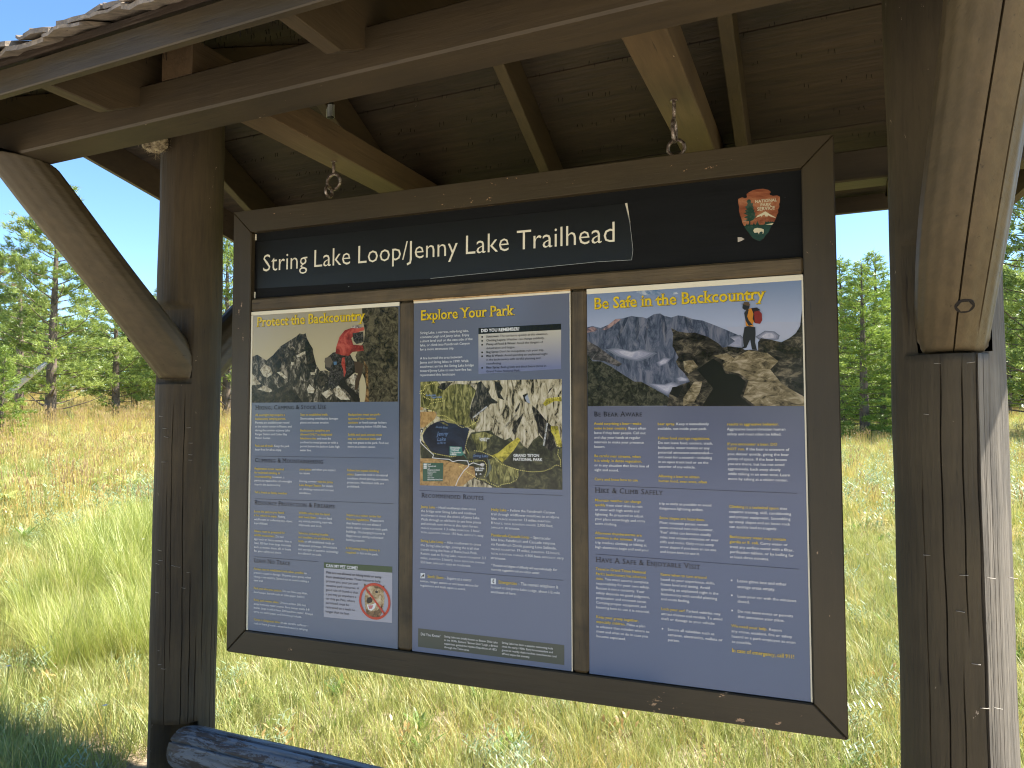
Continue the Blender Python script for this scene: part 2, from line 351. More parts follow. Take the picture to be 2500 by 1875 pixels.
# nails coming through the boards
def nails():
    V = []; F = []; R = random.Random(5)
    def spike(p, d, L, r):
        s = d.orthogonal().normalized(); q = d.cross(s); b = len(V)
        for c, rr in ((p, r), (p + d * L, r * .6)):
            for k in range(4): V.append(c + (s * math.cos(k * 1.571) + q * math.sin(k * 1.571)) * rr)
        for k in range(4): F.append((b + k, b + (k + 1) % 4, b + 4 + (k + 1) % 4, b + 4 + k))
        F.append((b + 4, b + 5, b + 6, b + 7))
    for sg in (1, -1):
        dn = Vector((0, -sg * .47 * -1, -.88)).normalized() if False else Vector((0, sg * .2, -1)).normalized()
        for dy in [x * .118 + .07 for x in range(9)]:
            h = half(dy) - .06; x = -h
            while x < h:
                x += R.uniform(.05, .15)
                for o in (0, .014 + R.uniform(0, .006)):
                    dd = dy + R.uniform(-.008, .008); L = R.uniform(.012, .022) if dy < .75 or sg < 0 else R.uniform(.03, .05)
                    spike(Vector((x + o, KC - sg * dd, DK(dd) + .001)), (dn + Vector((R.uniform(-.15, .15), R.uniform(-.15, .15), 0))).normalized(), L, .0013)
    o = mesh_obj('nail_point', V, F, M['nail'], K); tag(o, kind='stuff')
nails()
# split wooden shakes
def shake(R, sg, x0, x1, dbut, lift, th, L):
    nx = 5; V = []; F = []
    b = [(x0 + (x1 - x0) * i / nx, R.uniform(-.006, .006), R.uniform(-.003, .005)) for i in range(nx + 1)]
    cup = R.uniform(-.01, .012)
    for f in (0, .12, 1):
        for i, (x, jy, jz) in enumerate(b):
            u = (i / nx - .5) * 2; dy = dbut - L * .88 * f + (jy if f == 0 else 0)
            z = DK(dy) + .020 + lift * (1 - f) + cup * u * u * (1 - f) + (jz if f < 1 else 0)
            tk = th * (1 - .75 * f) * (.75 if f == 0 else 1)
            V.append((x, KC - sg * dy, z)); V.append((x, KC - sg * dy, z + tk))
    n = nx + 1
    for r_ in range(2):
        for i in range(nx):
            a = (r_ * n + i) * 2; c = ((r_ + 1) * n + i) * 2
            F.append((a, a + 2, c + 2, c)); F.append((a + 1, c + 1, c + 3, a + 3))
    for i in range(nx):
        a = i * 2; F.append((a, a + 1, a + 3, a + 2)); a = (2 * n + i) * 2; F.append((a, a + 2, a + 3, a + 1))
    for r_ in range(2):
        for i in (0, nx):
            a = (r_ * n + i) * 2; c = ((r_ + 1) * n + i) * 2; F.append((a, c, c + 1, a + 1))
    return V, F
R = random.Random(21)
for sg in (1, -1):
    JV = []; JF = []
    for c in range(-1, 7):
        dbut = 1.125 + .012 - max(0, c) * .150 + (.012 if c < 0 else 0); L = .36 if c >= 0 else .25
        h = half(max(0, dbut)) + .04; x = -h
        while x < h:
            wd = R.uniform(.07, .19); V, F = shake(R, sg, x, min(x + wd - .004, h + .02), dbut + R.uniform(-.022, .02), (.0 if c < 0 else .022) + R.uniform(0, .016) * (R.random() < .35), R.uniform(.010, .018), L * R.uniform(.9, 1.05))
            if sg == 1 and c < 5: mesh_obj('shake', V, F, M['shake'], K)
            else:
                b0 = len(JV); JV += V; JF += [tuple(i + b0 for i in f) for f in F]
            x += wd
    tag(mesh_obj('shake_course', JV, JF, M['shake'], K), kind='stuff')
# rail
def rail():
    rr = random.Random(4); ph = [rr.uniform(0, 6.28) for _ in range(8)]; seg = 96; n = 70; V = []; F = []
    cr = {10: .016, 22: .008, 30: .02, 37: .01, 44: .024, 52: .009, 17: .007, 60: .012}
    for i in range(n + 1):
        x = -1.345 + 2.72 * i / n; e = 0.86 if i == 0 else (.96 if i == 1 else 1)
        for k in range(seg):
            a = 2 * math.pi * k / seg
            q = .088 * e * (1 + .02 * math.sin(2 * a + x * 2 + ph[0]) + .015 * math.sin(x * 7 + ph[1]) + .008 * math.sin(23 * a + 2 * math.sin(x * 3)) + .006 * math.sin(41 * a + ph[2]))
            if k in cr: q -= cr[k] * min(1, .4 + abs(math.sin(x * 1.3 + k)))
            V.append((x, -.035 - q * math.cos(a), .235 + q * math.sin(a)))
    for i in range(n):
        for k in range(seg): F.append((i * seg + k, (i + 1) * seg + k, (i + 1) * seg + (k + 1) % seg, i * seg + (k + 1) % seg))
    F.append(tuple(range(seg))); F.append(tuple(n * seg + k for k in range(seg))[::-1])
    mesh_obj('rail', V, F, M['log'], K, smooth=True)
rail()
# hanging hardware on the kiosk side
def ring(name, c, r, tr, axis, mat, par, sx=1.0, sz=1.0):
    pts = []
    for k in range(24):
        a = 2 * math.pi * k / 24; u = math.cos(a) * r * sx; v = math.sin(a) * r * sz
        pts.append((c[0] + (u if axis == 'y' else 0), c[1] + (u if axis == 'x' else 0), c[2] + v))
    return tube(name, pts, tr, mat, par, seg=8, closed=True)
for (x, ax, tie, zc, rz_) in ((-.662, 'y', t1, 2.468, 1.0), (.645, 'x', t2, 2.452, 1.3)):
    eb = tube('eye_bolt', [(x, .015, 2.56), (x, .015, zc + .030 * rz_)], [.0065, .0055], M['iron'], K, 10)
    disc('washer', (x, .015, 2.5465), (0, 0, -1), .012, .003, M['iron'], eb)
    ring('eye', (x, .015, zc), .030 if ax == 'y' else .026, .0062, ax, M['iron'], eb, sz=rz_)
# threaded lamp socket on the rafter
so_ = []
for k in range(150):
    a = k * .5; so_.append((-.795 + .0165 * math.cos(a), .16 + .0165 * math.sin(a), 2.855 - k * .00035))
cs = tube('threaded_socket', so_, .0016, M['zinc'], K, 5)
tube('socket_core', [(-.795, .16, 2.89), (-.795, .16, 2.803)], [.011, .0145], M['nail'], cs, 12)
# staples left in the posts
def staple(par, x, z, cx, r, ang=0.0, L=.011):
    s = max(-.98, min(.98, (x - cx) / r)); y = KC - r * math.sqrt(1 - s * s) * 1.0 - .003
    ca, sa = math.cos(ang), math.sin(ang); a = Vector((x - L * ca * .9, y, z - L * sa)); b = Vector((x + L * ca * .9, y, z + L * sa))
    tube('staple', [a + Vector((0, .006, 0)), a, b, b + Vector((0, .006, 0))], .0009, M['staple'], par, 4)
for x, z in ((-1.441, 1.565), (-1.419, 1.515), (-1.335, 1.517), (-1.411, 1.48), (-1.42, 1.378), (-1.33, 1.455), (-1.33, 1.408), (-1.33, 1.385), (-1.43, 1.02), (-1.425, .98), (-1.44, .965), (-1.37, .96), (-1.355, .955), (-1.33, .93), (-1.34, .87), (-1.44, .85), (-1.43, .62), (-1.42, .565), (-1.4, .55)):
    staple(pl_, x, z, -1.43, .127, rnd.uniform(-.15, .15))
for x, z in ((1.325, 1.69), (1.395, 1.69), (1.30, 1.56), (1.365, 1.16), (1.425, 1.155), (1.48, 1.15), (1.355, 1.07), (1.385, .945), (1.40, .84), (1.43, .84), (1.29, 1.2)):
    staple(pr_, x, z, 1.365, .137, rnd.uniform(-.12, .1), .010)
# bird nest tucked on the far side of the beam
def nest():
    c = Vector((-1.50, .00, 2.665)); c = CP + (Vector((-1.5961, -.02, 2.7347)) - CP) * .95 + Vector((0, 0, .022))
    R = random.Random(2); V = []; F = []; n = 18; s = 26
    for i in range(n + 1):
        ph = math.pi * i / n
        for k in range(s):
            th = 2 * math.pi * k / s; q = .047 * (1 + R.uniform(-.1, .1)); V.append(c + Vector((q * math.sin(ph) * math.cos(th) * 1.15, q * math.sin(ph) * math.sin(th), q * math.cos(ph) * .8)))
    for i in range(n):
        for k in range(s): F.append((i * s + k, i * s + (k + 1) % s, (i + 1) * s + (k + 1) % s, (i + 1) * s + k))
    o = mesh_obj('bird_nest', V, F, M['nest']); tag(o, 'small dry fibre nest tucked between the front beam and the left post', 'nest')
    V = []; F = []
    for k in range(70):
        th = R.uniform(0, 6.28); ph = R.uniform(.3, 2.8); d = Vector((math.sin(ph) * math.cos(th), math.sin(ph) * math.sin(th), math.cos(ph) * .8)); p = c + d * .046
        t_ = d.orthogonal().normalized(); t_.rotate(Matrix.Rotation(R.uniform(0, 6.28), 3, d)); q = d.cross(t_); L = R.uniform(.02, .045); b = len(V)
        V += [p - t_ * L, p - t_ * L + q * .0016, p + t_ * L + d * .012, p + t_ * L + d * .012 + q * .0016]; F.append((b, b + 1, b + 3, b + 2))
    tag(mesh_obj('nest_straw', V, F, M['nest'], o), kind='stuff')
nest()

# ------------------------------------------------------------------ hanging board
DB = .051; BW = 2.2; BH = 1.734; FW = .0891; ZB = .6478
cx_, sx_ = math.cos(DB), math.sin(DB)
B = empty('information_board', (-BW / 2 * cx_, -BW / 2 * sx_, ZB), DB)
tag(B, 'large brown framed trailhead sign board hanging on hooks between the two posts', 'sign board')
FD = .075
def mitre(name, pts, mat, bev=.0035): return prism(name, pts, 'y', 0, FD, mat, B, bev)
g = .0006
mitre('frame_rail', [(g, 0), (BW - g, 0), (BW - FW - g, FW - g), (FW + g, FW - g)], M['board_x'])
mitre('frame_rail', [(FW + g, BH - FW + g), (BW - FW - g, BH - FW + g), (BW - g, BH), (g, BH)], M['board_x'], .0015)
mitre('frame_stile', [(0, g), (FW, FW + g), (FW, BH - FW - g), (0, BH - g)], M['board_z'])
mitre('frame_stile', [(BW, g), (BW, BH - g), (BW - FW, BH - FW - g), (BW - FW, FW + g)], M['board_z'])
box('header_rail', (FW + .001, BW - FW - .001), (.003, .06), (1.330, 1.3795), M['rail_x'], B, .006)
box('divider', (.757, .812), (.002, .06), (FW + .001, 1.3285), M['divider'], B, .009)
box('divider', (1.399, 1.451), (.002, .06), (FW + .001, 1.3285), M['divider'], B, .009)
box('backing_panel', (FW - .02, BW - FW + .02), (.058, .072), (FW - .02, BH - FW + .02), plain('dark_backing', (.03, .028, .025), .8), B, 0)
for (x, ax) in ((.437, 'x'), (1.745, 'y')):
    eb = tube('eye_bolt', [(x, .035, BH - .02), (x, .035, BH + .006)], .006, M['iron'], B, 8)
    zc = BH + .028 if ax == 'y' else BH + .045
    ring('eye', (x, .022, BH + .028 if ax == 'y' else BH + .040), .026 if ax == 'y' else .020, .006, ax, M['iron'], eb)

# glyphs of the built-in font, cached as small meshes
GC = {}
def glyph_raw(s, off, shear):
    c = bpy.data.curves.new('g', 'FONT'); c.body = s; c.size = 1; c.resolution_u = 2; c.offset = off; c.shear = shear
    o = bpy.data.objects.new('g', c); COL.objects.link(o)
    bpy.context.view_layer.update()
    dg = bpy.context.evaluated_depsgraph_get(); me = o.evaluated_get(dg).to_mesh()
    V = np.array([v.co[:2] for v in me.vertices]).reshape(-1, 2); F = [tuple(p.vertices) for p in me.polygons]
    o.evaluated_get(dg).to_mesh_clear(); bpy.data.objects.remove(o); bpy.data.curves.remove(c)
    return V, F
def serifs(V, F):
    from collections import Counter
    ec = Counter(); fe = {}
    for f in F:
        for i in range(len(f)):
            e = tuple(sorted((f[i], f[(i + 1) % len(f)]))); ec[e] += 1; fe[e] = f
    add = []
    for e, n in ec.items():
        if n != 1: continue
        a, b = V[e[0]], V[e[1]]
        if abs(a[1] - b[1]) < 2e-3 and .045 < abs(a[0] - b[0]) < .2:
            cy = V[list(fe[e])].mean(axis=0)[1]; x0, x1 = sorted((a[0], b[0])); y = a[1]
            if cy > y: add.append((x0 - .08, x1 + .08, y, y + .05))
            else: add.append((x0 - .075, x1 + .05, y - .05, y))
    V = list(map(tuple, V)); F = list(F)
    for x0, x1, y0, y1 in add:
        b = len(V); V += [(x0, y0), (x1, y0), (x1, y1), (x0, y1)]; F.append((b, b + 1, b + 2, b + 3))
    return np.array(V), F
_hh = {}
def base_w(off):
    if off not in _hh:
        V, _ = glyph_raw('HH', off, 0); _hh[off] = V[:, 0].max()
    return _hh[off]
def glyph(ch, bold, serif, shear=0):
    k = (ch, bold, serif, shear)
    if k in GC: return GC[k]
    off = bold
    if ch == ' ':
        GC[k] = (None, None, .26); return GC[k]
    V, F = glyph_raw(ch, off, shear)
    if len(V) == 0: GC[k] = (None, None, .3); return GC[k]
    V2, _ = glyph_raw('H' + ch + 'H', 0, 0); V3, _ = glyph_raw('HH', 0, 0)
    adv = V2[:, 0].max() - V3[:, 0].max()
    if serif: V, F = serifs(V, F)
    GC[k] = (V, F, adv); return GC[k]
class Pr:
    """collects flat print (mm coordinates on the board) into one mesh per colour"""
    def __init__(s): s.d = {}
    def add(s, key, V, F):
        D = s.d.setdefault(key, ([], [])); b = len(D[0]); D[0].extend(V); D[1].extend([tuple(i + b for i in f) for f in F])
def tokens(s, style):
    if style == 's':
        for i, w_ in enumerate(s.split(' ')):
            if i: yield ' ', 0, 1.0
            al = ''.join(c for c in w_ if c.isalpha()); small = len(al) > 3 and al.isupper()
            for t3 in _tok(w_, style, small): yield t3
        return
    for t3 in _tok(s, style, False): yield t3
STATE = [0]
def _tok(s, style, small):
    """yields (char, state, scale)"""
    st = STATE[0] if style == 's' else 0
    for ch in s:
        if ch == '*': st = 0 if st == 1 else 1; STATE[0] = st; continue
        if ch == '#': st = 0 if st == 2 else 2; continue
        if ch == '°': ch = '*'
        if style == 'h':
            if ch.islower(): yield ch.upper(), st, .78
            else: yield ch, st, 1.0
        elif small: yield ch, st, .66
        else: yield ch, st, 1.0
def look(style, st):
    if style == 't': return (.016, True, 0)
    if style == 'h': return (-.004, True, 0)
    if style == 'w': return (.020, False, 0)
    if style == 's': return (.012 if st else -.004, False, 0)
    if style == 'i': return (0, False, .25)
    if style == 'L': return (-.006, False, 0)
    if style == 'ii': return (0, False, .25)
    return (.008 if st else -.002, False, 0)
def width(s, style):
    return sum(glyph(c, *look(style, st))[2] * sc + (.05 if style == 'h' else 0) for c, st, sc in tokens(s, style))
def put(pr, s, style, x, z, size, sx, dirv=(1, 0), key=None, layer=0):
    cx = 0.0; dx, dz = dirv
    for c, st, sc in tokens(s, style):
        V, F, adv = glyph(c, *look(style, st))
        if V is not None:
            k = key or {'t': 'y', 'h': 'd', 'w': 'w', 'k': 'd'}.get(style) or ('y' if st == 1 else 'w')
            P = V * size * sc; u = (cx * size + P[:, 0]) * sx; v = P[:, 1]
            pr.add((k, layer), [(x + a * dx - b * dz, z + a * dz + b * dx) for a, b in zip(u, v)], F)
        cx += adv * sc + (.05 if style == 'h' else 0)
T = [(0,'t',117.2,1267.7,117.2,1267.7,0,491.5,'Protect the Backcountry'),(0,'h',117.3,941.6,117.3,941.6,0,329.3,'Hiking, Camping & Stock Use'),(0,'b',117.8,917.0,118.5,782.3,3,184.9,'*All overnight stays require a*|*backcountry camping permit.*|Permits are available year-round|at the visitor center in Moose, and|during the summer at Jenny Lake|Ranger Station and Colter Bay|Visitor Center.||*Pack out all trash.* Keep the park|litter-free for all to enjoy.'),(0,'b',329.9,917.3,330.2,782.7,1,188.1,'*Stay on established trails.*|Shortcutting switchbacks damages|plants and causes erosion.||*Backcountry campfires are*|*allowed ONLY at designated*|*lakeshore sites* and must be|confined to metal grates or with a|permit below the Jackson Lake high|water line.'),(0,'b',542.9,917.0,541.9,798.7,3,186.0,'*Backpackers must use park-*|*approved bear-resistant*|*canisters* or food storage lockers|when camping below 10,000 feet.||*Saddle and pack animals must*|*stay on authorized trails* and|may not graze in the park. Find out|more at a visitor center.'),(0,'h',118.1,737.0,118.1,737.0,0,318.4,'Climbing & Mountaineering'),(0,'b',118.1,708.5,119.3,617.3,3,182.1,'*Registration is not required*|*for technical climbing or*|*mountaineering;* however, a|permit is required for all overnight|stays in the backcountry.||*Tell a friend or family member*'),(0,'b',329.5,710.9,329.1,621.6,0,181.6,'*your plans* and when you expect|to return.||During summer *visit the Jenny*|*Lake Ranger Station* for details|on climbing routes and current|conditions.'),(0,'b',540.6,712.0,540.7,653.0,2,192.4,'*Follow low impact climbing*|*ethics.* Leave the rock in its natural|condition. Avoid placing permanent|protection. Motorized drills are|prohibited.'),(0,'h',120.2,573.2,120.2,573.2,0,368.8,'Resource Protection & Firearms'),(0,'b',118.9,543.5,121.9,391.7,2,187.7,'*Leave the park as you found*|*it for others to enjoy.* Picking|wildflowers or collecting any object|is prohibited.||*Hikers must be prepared for*|*wildlife encounters.* Do not|approach or harass animals. Stay at|least 300 feet from large mammals|such as moose, bison, elk or bears|for your safety and theirs.'),(0,'b',328.0,546.7,328.1,395.9,9,191.6,'*Wildlife often bite the hand*|*that feeds them*—do not feed|any animal, including squirrels,|chipmunks and birds.||*Vehicles, including bicycles*|*and strollers, are prohibited on*|*trails* or off established roads or|designated pathways. Wheelchairs|and any type of assistive technology|are allowed on trails.'),(0,'b',539.9,548.7,537.6,413.0,1,181.4,'*Inquire at a visitor center for*|*firearm regulations.* Please note|that firearms are not allowed|inside visitor centers or most park|buildings. Discharging firearms is|illegal except during authorized|hunting seasons.||*A Wyoming fishing license is*|*required* to fish in the park.'),(0,'h',121.3,351.1,121.3,351.1,0,170.5,'Leave No Trace'),(0,'b',121.9,323.6,126.0,116.2,0,290.7,'*Always stay on established trails when possible* to|prevent resource damage. Disperse your group when|hiking cross-country. Spread out to avoid creating a|new trail.||*Pack out what you pack in.* Do not leave any litter,|food scraps, buried trash or toilet paper behind.||*Keep park waters clean.* Urinate at least 200 feet|away from any water source. Bury human waste 6-8|inches deep in soil at least 200 feet from water. Always|carry out toilet paper and feminine products.||*Camp in designated sites* or use durable surfaces—|rock or bare ground—when backcountry camping.'),(0,'w',452.8,356.8,452.8,356.8,0,137.3,'CAN MY PET COME?'),(0,'k',454.0,333.0,452.8,190.8,0,263.7,'#Pets are not allowed on hiking trails or away#|#from developed areas.# These measures help|protect you, your pet and|sensitive park resources. A|good rule of thumb is that|a pet may go anywhere a|car may go. Pets, where|permitted, must be|restrained on a leash no|longer than six feet.'),(1,'t',841.0,1255.9,841.0,1255.9,0,354.3,'Explore Your Park'),(1,'s',840.7,1206.1,840.5,1147.2,2,204.6,'String Lake, a narrow, mile-long lake,|connects Leigh and Jenny lakes. Enjoy|a short level trail on the east side of the|lake, or climb into Paintbrush Canyon|for a more strenuous trip.'),(1,'s',840.7,1115.4,839.9,1055.8,2,209.8,'A fire burned the area between|Jenny and String lakes in 1999. Walk|southwest across the String Lake bridge|toward Jenny Lake to see how fire has|rejuvenated this landscape.'),(1,'w',1076.6,1202.4,1076.6,1202.4,0,141.8,'DID YOU REMEMBER?'),(1,'k',1096.3,1182.8,1096.3,1062.7,5,244.4,"#Sunscreen:# The sun burns quickly at this elevation.|#Clothing Layers:# Weather can change suddenly.|#Plenty of Food & Water:# Avoid the dangers of|dehydration and fatigue.|#Bug Spray:# Don't let mosquitoes ruin your trip.|#Map & Watch:# Avoid spending an unplanned night|in the backcountry with careful planning and|routefinding.|#Bear Spray:# Both grizzly and black bears thrive in|Grand Teton National Park."),(1,'h',848.5,627.3,848.5,627.3,0,238.3,'Recommended Routes'),(1,'s',846.8,591.1,846.7,502.8,3,231.3,'*Jenny Lake* – Head southwest then cross|the bridge over String Lake and continue|southwest to meet the shore of Jenny Lake.|Walk through an old burn to see how plants|and animals now thrive in this open forest.|MILEAGE ROUNDTRIP: 1.3 miles; DURATION: 1 hour;|TOTAL ELEVATION CHANGE: 150 feet; DIFFICULTY: easy.'),(1,'s',846.4,472.2,845.9,397.9,0,237.8,'*String Lake Loop* – Hike southwest to cross|the String Lake bridge, joining the trail that|travels along the base of Rockchuck Peak.|Return east to String Lake. MILEAGE ROUNDTRIP: 3.7|miles; DURATION: 2 hours; TOTAL ELEVATION CHANGE:|550 feet; DIFFICULTY: easy to moderate.'),(1,'s',1114.4,592.3,1113.5,533.2,1,243.8,'*Holly Lake* – Follow the Paintbrush Canyon|trail through wildflower meadows to an alpine|lake. MILEAGE ROUNDTRIP: 13 miles; DURATION:|8 hours; TOTAL ELEVATION CHANGE: 2,900 feet;|DIFFICULTY: strenuous.'),(1,'s',1114.3,506.6,1112.5,430.6,0,223.0,'*Paintbrush-Cascade Loop* – Spectacular|hike links Paintbrush and Cascade canyons|via Paintbrush Divide passing Lake Solitude.|MILEAGE ROUNDTRIP: 19 miles; DURATION: 12 hours;|TOTAL ELEVATION CHANGE: 4,900 feet; DIFFICULTY: very|strenuous.'),(1,'i',1113.8,406.5,1113.0,392.5,0,232.8,'° Duration and degree of difficulty will vary individually. For|more trip suggestions ask at a visitor center.'),(1,'b',873.6,349.4,873.6,349.4,0,169.3,'*Stock Users* – Inquire at a visitor'),(1,'b',844.8,332.8,844.4,318.0,0,229.8,'center, ranger station or entrance station for|regulations and trails open to stock.'),(1,'b',1141.0,350.8,1141.0,350.8,0,210.1,'*Emergencies* – The nearest telephone is'),(1,'b',1112.9,333.2,1112.5,317.3,0,243.4,'located at the Jenny Lake Lodge, about 1/2 mile|southeast of here.'),(1,'s',848.0,148.8,848.0,148.8,0,76.9,'Did You Know?'),(1,'b',939.5,151.5,939.6,115.3,2,194.7,'String Lake was briefly known as Beaver Dick Lake|in the 1930s. Richard "Beaver Dick" Leigh, a British|expatriate, guided the Hayden Expedition of 1872|through the Teton area.'),(1,'b',1152.7,153.2,1152.7,117.3,3,99.8,'String Lake has been a popular swimming hole|since the early 1900s. Early homesteaders and|guests at nearby dude ranches came here to cool|off and enjoy the scenery.'),(2,'t',1475.8,1259.8,1475.8,1259.8,0,525.2,'Be Safe in the Backcountry'),(2,'h',1474.4,910.2,1474.4,910.2,0,156.9,'Be Bear Aware'),(2,'b',1474.2,883.8,1474.6,705.5,1,184.8,'*Avoid surprising a bear—make*|*noise in bear country.* Bears often|leave if they hear people. Call out|and clap your hands at regular|intervals to make your presence|known.||*Be careful near streams, when*|*it is windy, in dense vegetation,*|or in any situation that limits line of|sight and sound.||*Carry and know how to use*'),(2,'b',1678.3,882.8,1679.1,705.8,3,190.3,'*bear spray.* Keep it immediately|available, not inside your pack.||*Follow food storage regulations.*|Do not leave food, coolers, trash,|backpacks, water bottles or any|potential attractant unattended—|not even for a second—including|in an open truck bed or on the|exterior of any vehicle.||*Allowing a bear to obtain*|*human food, even once, often*'),(2,'b',1886.5,882.2,1887.0,718.0,10,189.7,'*results in aggressive behavior.*|Aggressive bears threaten human|safety and must often be killed.||*If you encounter a bear, DO*|*NOT run.* If the bear is unaware of|you, detour quietly, giving the bear|plenty of space. If the bear knows|you are there, but has not acted|aggressively, back away slowly|while talking in an even tone. Learn|more by asking at a visitor center.'),(2,'h',1475.3,665.8,1475.3,665.8,0,217.2,'Hike & Climb Safely'),(2,'b',1475.1,638.3,1475.3,489.0,10,183.9,'*Mountain weather can change*|*quickly* from clear skies to rain|or snow with high winds and|lightning. Be prepared to adjust|your plans accordingly and carry|extra clothing.||*Afternoon thunderstorms are*|*common in the summer.* If your|trip involves climbing or hiking at|high elevations begin and end your'),(2,'b',1679.8,636.0,1681.0,487.7,7,182.2,'trip as early as possible to avoid|dangerous lightning strikes.||*Snow slopes are hazardous.*|Most mountain passes remain|snow-covered into mid-summer.|"Fun" slides can become deadly|rides into unseen crevasses or over|cliffs and rocks. Only cross steep|snow slopes if you have an ice axe|and know how to use it.'),(2,'b',1888.3,634.9,1888.7,485.3,0,188.0,'*Climbing is a technical sport* that|requires training, skill, conditioning|and proper equipment. Scrambling|up steep slopes and on loose rock|can quickly lead to tragedy.||*Backcountry water may contain*|*giardia or E. coli.* Carry water or|treat any surface water with a filter,|purification tablets, or by boiling for|at least three minutes.'),(2,'h',1476.3,445.2,1476.3,445.2,0,325.9,'Have A Safe & Enjoyable Visit'),(2,'b',1476.1,419.8,1476.7,208.6,1,182.5,"*Travel in Grand Teton National*|*Park's backcountry has inherent*|*risks.* You must assume complete|responsibility for your own safety.|Rescue is not a certainty. Your|safety depends on good judgment,|preparation and common sense.|Carrying proper equipment and|knowing how to use it is essential.||*Keep your group together,*|*especially children.* Make a plan|in advance that includes where to|meet and what to do in case you|become separated."),(2,'b',1681.4,417.7,1682.3,282.7,3,183.0,'*Know when to turn around*|based on your experience, skills,|fitness level and timing. Avoid|spending an unplanned night in the|backcountry with careful planning|and route finding.||*Lock your car!* Parked vehicles may|attract thieves and vandals. To avoid|theft or damage to your vehicle:'),(2,'b',1701.3,251.8,1701.3,220.4,1,162.3,'Secure all valuables such as|cameras, electronics, wallets or|purses.'),(2,'b',1908.1,415.1,1907.8,397.9,0,137.6,'Leave glove box and other|storage areas empty.'),(2,'b',1908.1,370.3,1907.9,355.2,0,166.7,'Lock your car with the windows|closed.'),(2,'b',1907.8,325.9,1908.3,310.5,0,154.2,'Do not leave notes or permits|that announce your plans.'),(2,'b',1889.3,281.4,1889.7,235.6,2,181.3,'*We need your help.* Report|any crime, accident, fire or safety|hazard to a park employee as soon|as possible.'),(2,'b',1889.7,208.0,1889.7,208.0,0,173.6,'*In case of emergency, call 911!*')]
MT = [(909.0,844.3,951.7,846.1,'Jenny','l','i'),(909.0,826.1,943.5,827.4,'Lake','l','i'),(910.2,815.5,942.5,815.8,'6,783 ft','l','i'),(903.1,872.2,949.7,869.9,'Shuttle Boat','l','i'),(961.3,800.6,999.8,801.1,'String Lake','w','b'),(961.3,793.3,993.1,793.2,'Trailhead','w','b'),(961.3,785.5,1002.5,784.9,'You Are Here','w','b'),(961.3,778.1,984.3,777.3,'6,880ft','w','b'),(1195.2,776.0,1287.6,776.8,'GRAND TETON','w','b'),(1195.2,763.0,1297.9,763.5,'NATIONAL PARK','w','b'),(1047.3,772.7,1103.4,772.7,'String Lake','l','i'),(1054.4,731.0,1089.3,732.2,'Leigh Lake','w','b'),(1054.4,724.7,1083.3,725.4,'Trailhead','w','b'),(1072.0,834.1,1108.6,834.3,'Laurel Lake','w','b'),(1072.0,827.5,1098.9,827.1,'7,678 ft','w','b'),(1048.2,905.8,1100.8,943.2,'CASCADE CANYON','w','b'),(1167.9,873.6,1210.7,915.6,'LAUREL CANYON','d','b'),(1305.5,814.3,1318.8,889.6,'PAINTBRUSH CANYON','w','b'),(1024.9,1021.9,1068.8,1022.1,'Teewinot Mtn.','d','b'),(1024.9,1012.6,1054.2,1012.6,'12,325 ft','d','b'),(865.1,985.0,904.0,985.4,'Bradley Lake','l','b'),(886.0,977.7,927.5,978.2,'Taggart Lake','l','b'),(872.6,742.6,885.1,742.9,'Road','w','b'),(872.6,735.9,905.8,736.6,'Unpaved road','w','b'),(872.7,729.1,881.0,729.3,'Trail','w','b'),(872.7,722.4,920.9,723.5,'Distances are shown','w','b'),(872.7,715.6,907.2,716.5,'between markers','w','b'),(872.8,708.9,892.1,709.4,'Trailhead','w','b'),(872.8,702.2,891.6,702.7,'Picnic Area','w','b'),(872.8,695.4,899.1,696.2,'Visitor Center','w','b'),(872.8,688.7,931.2,690.4,'Backcountry Camp Zone','w','b')]
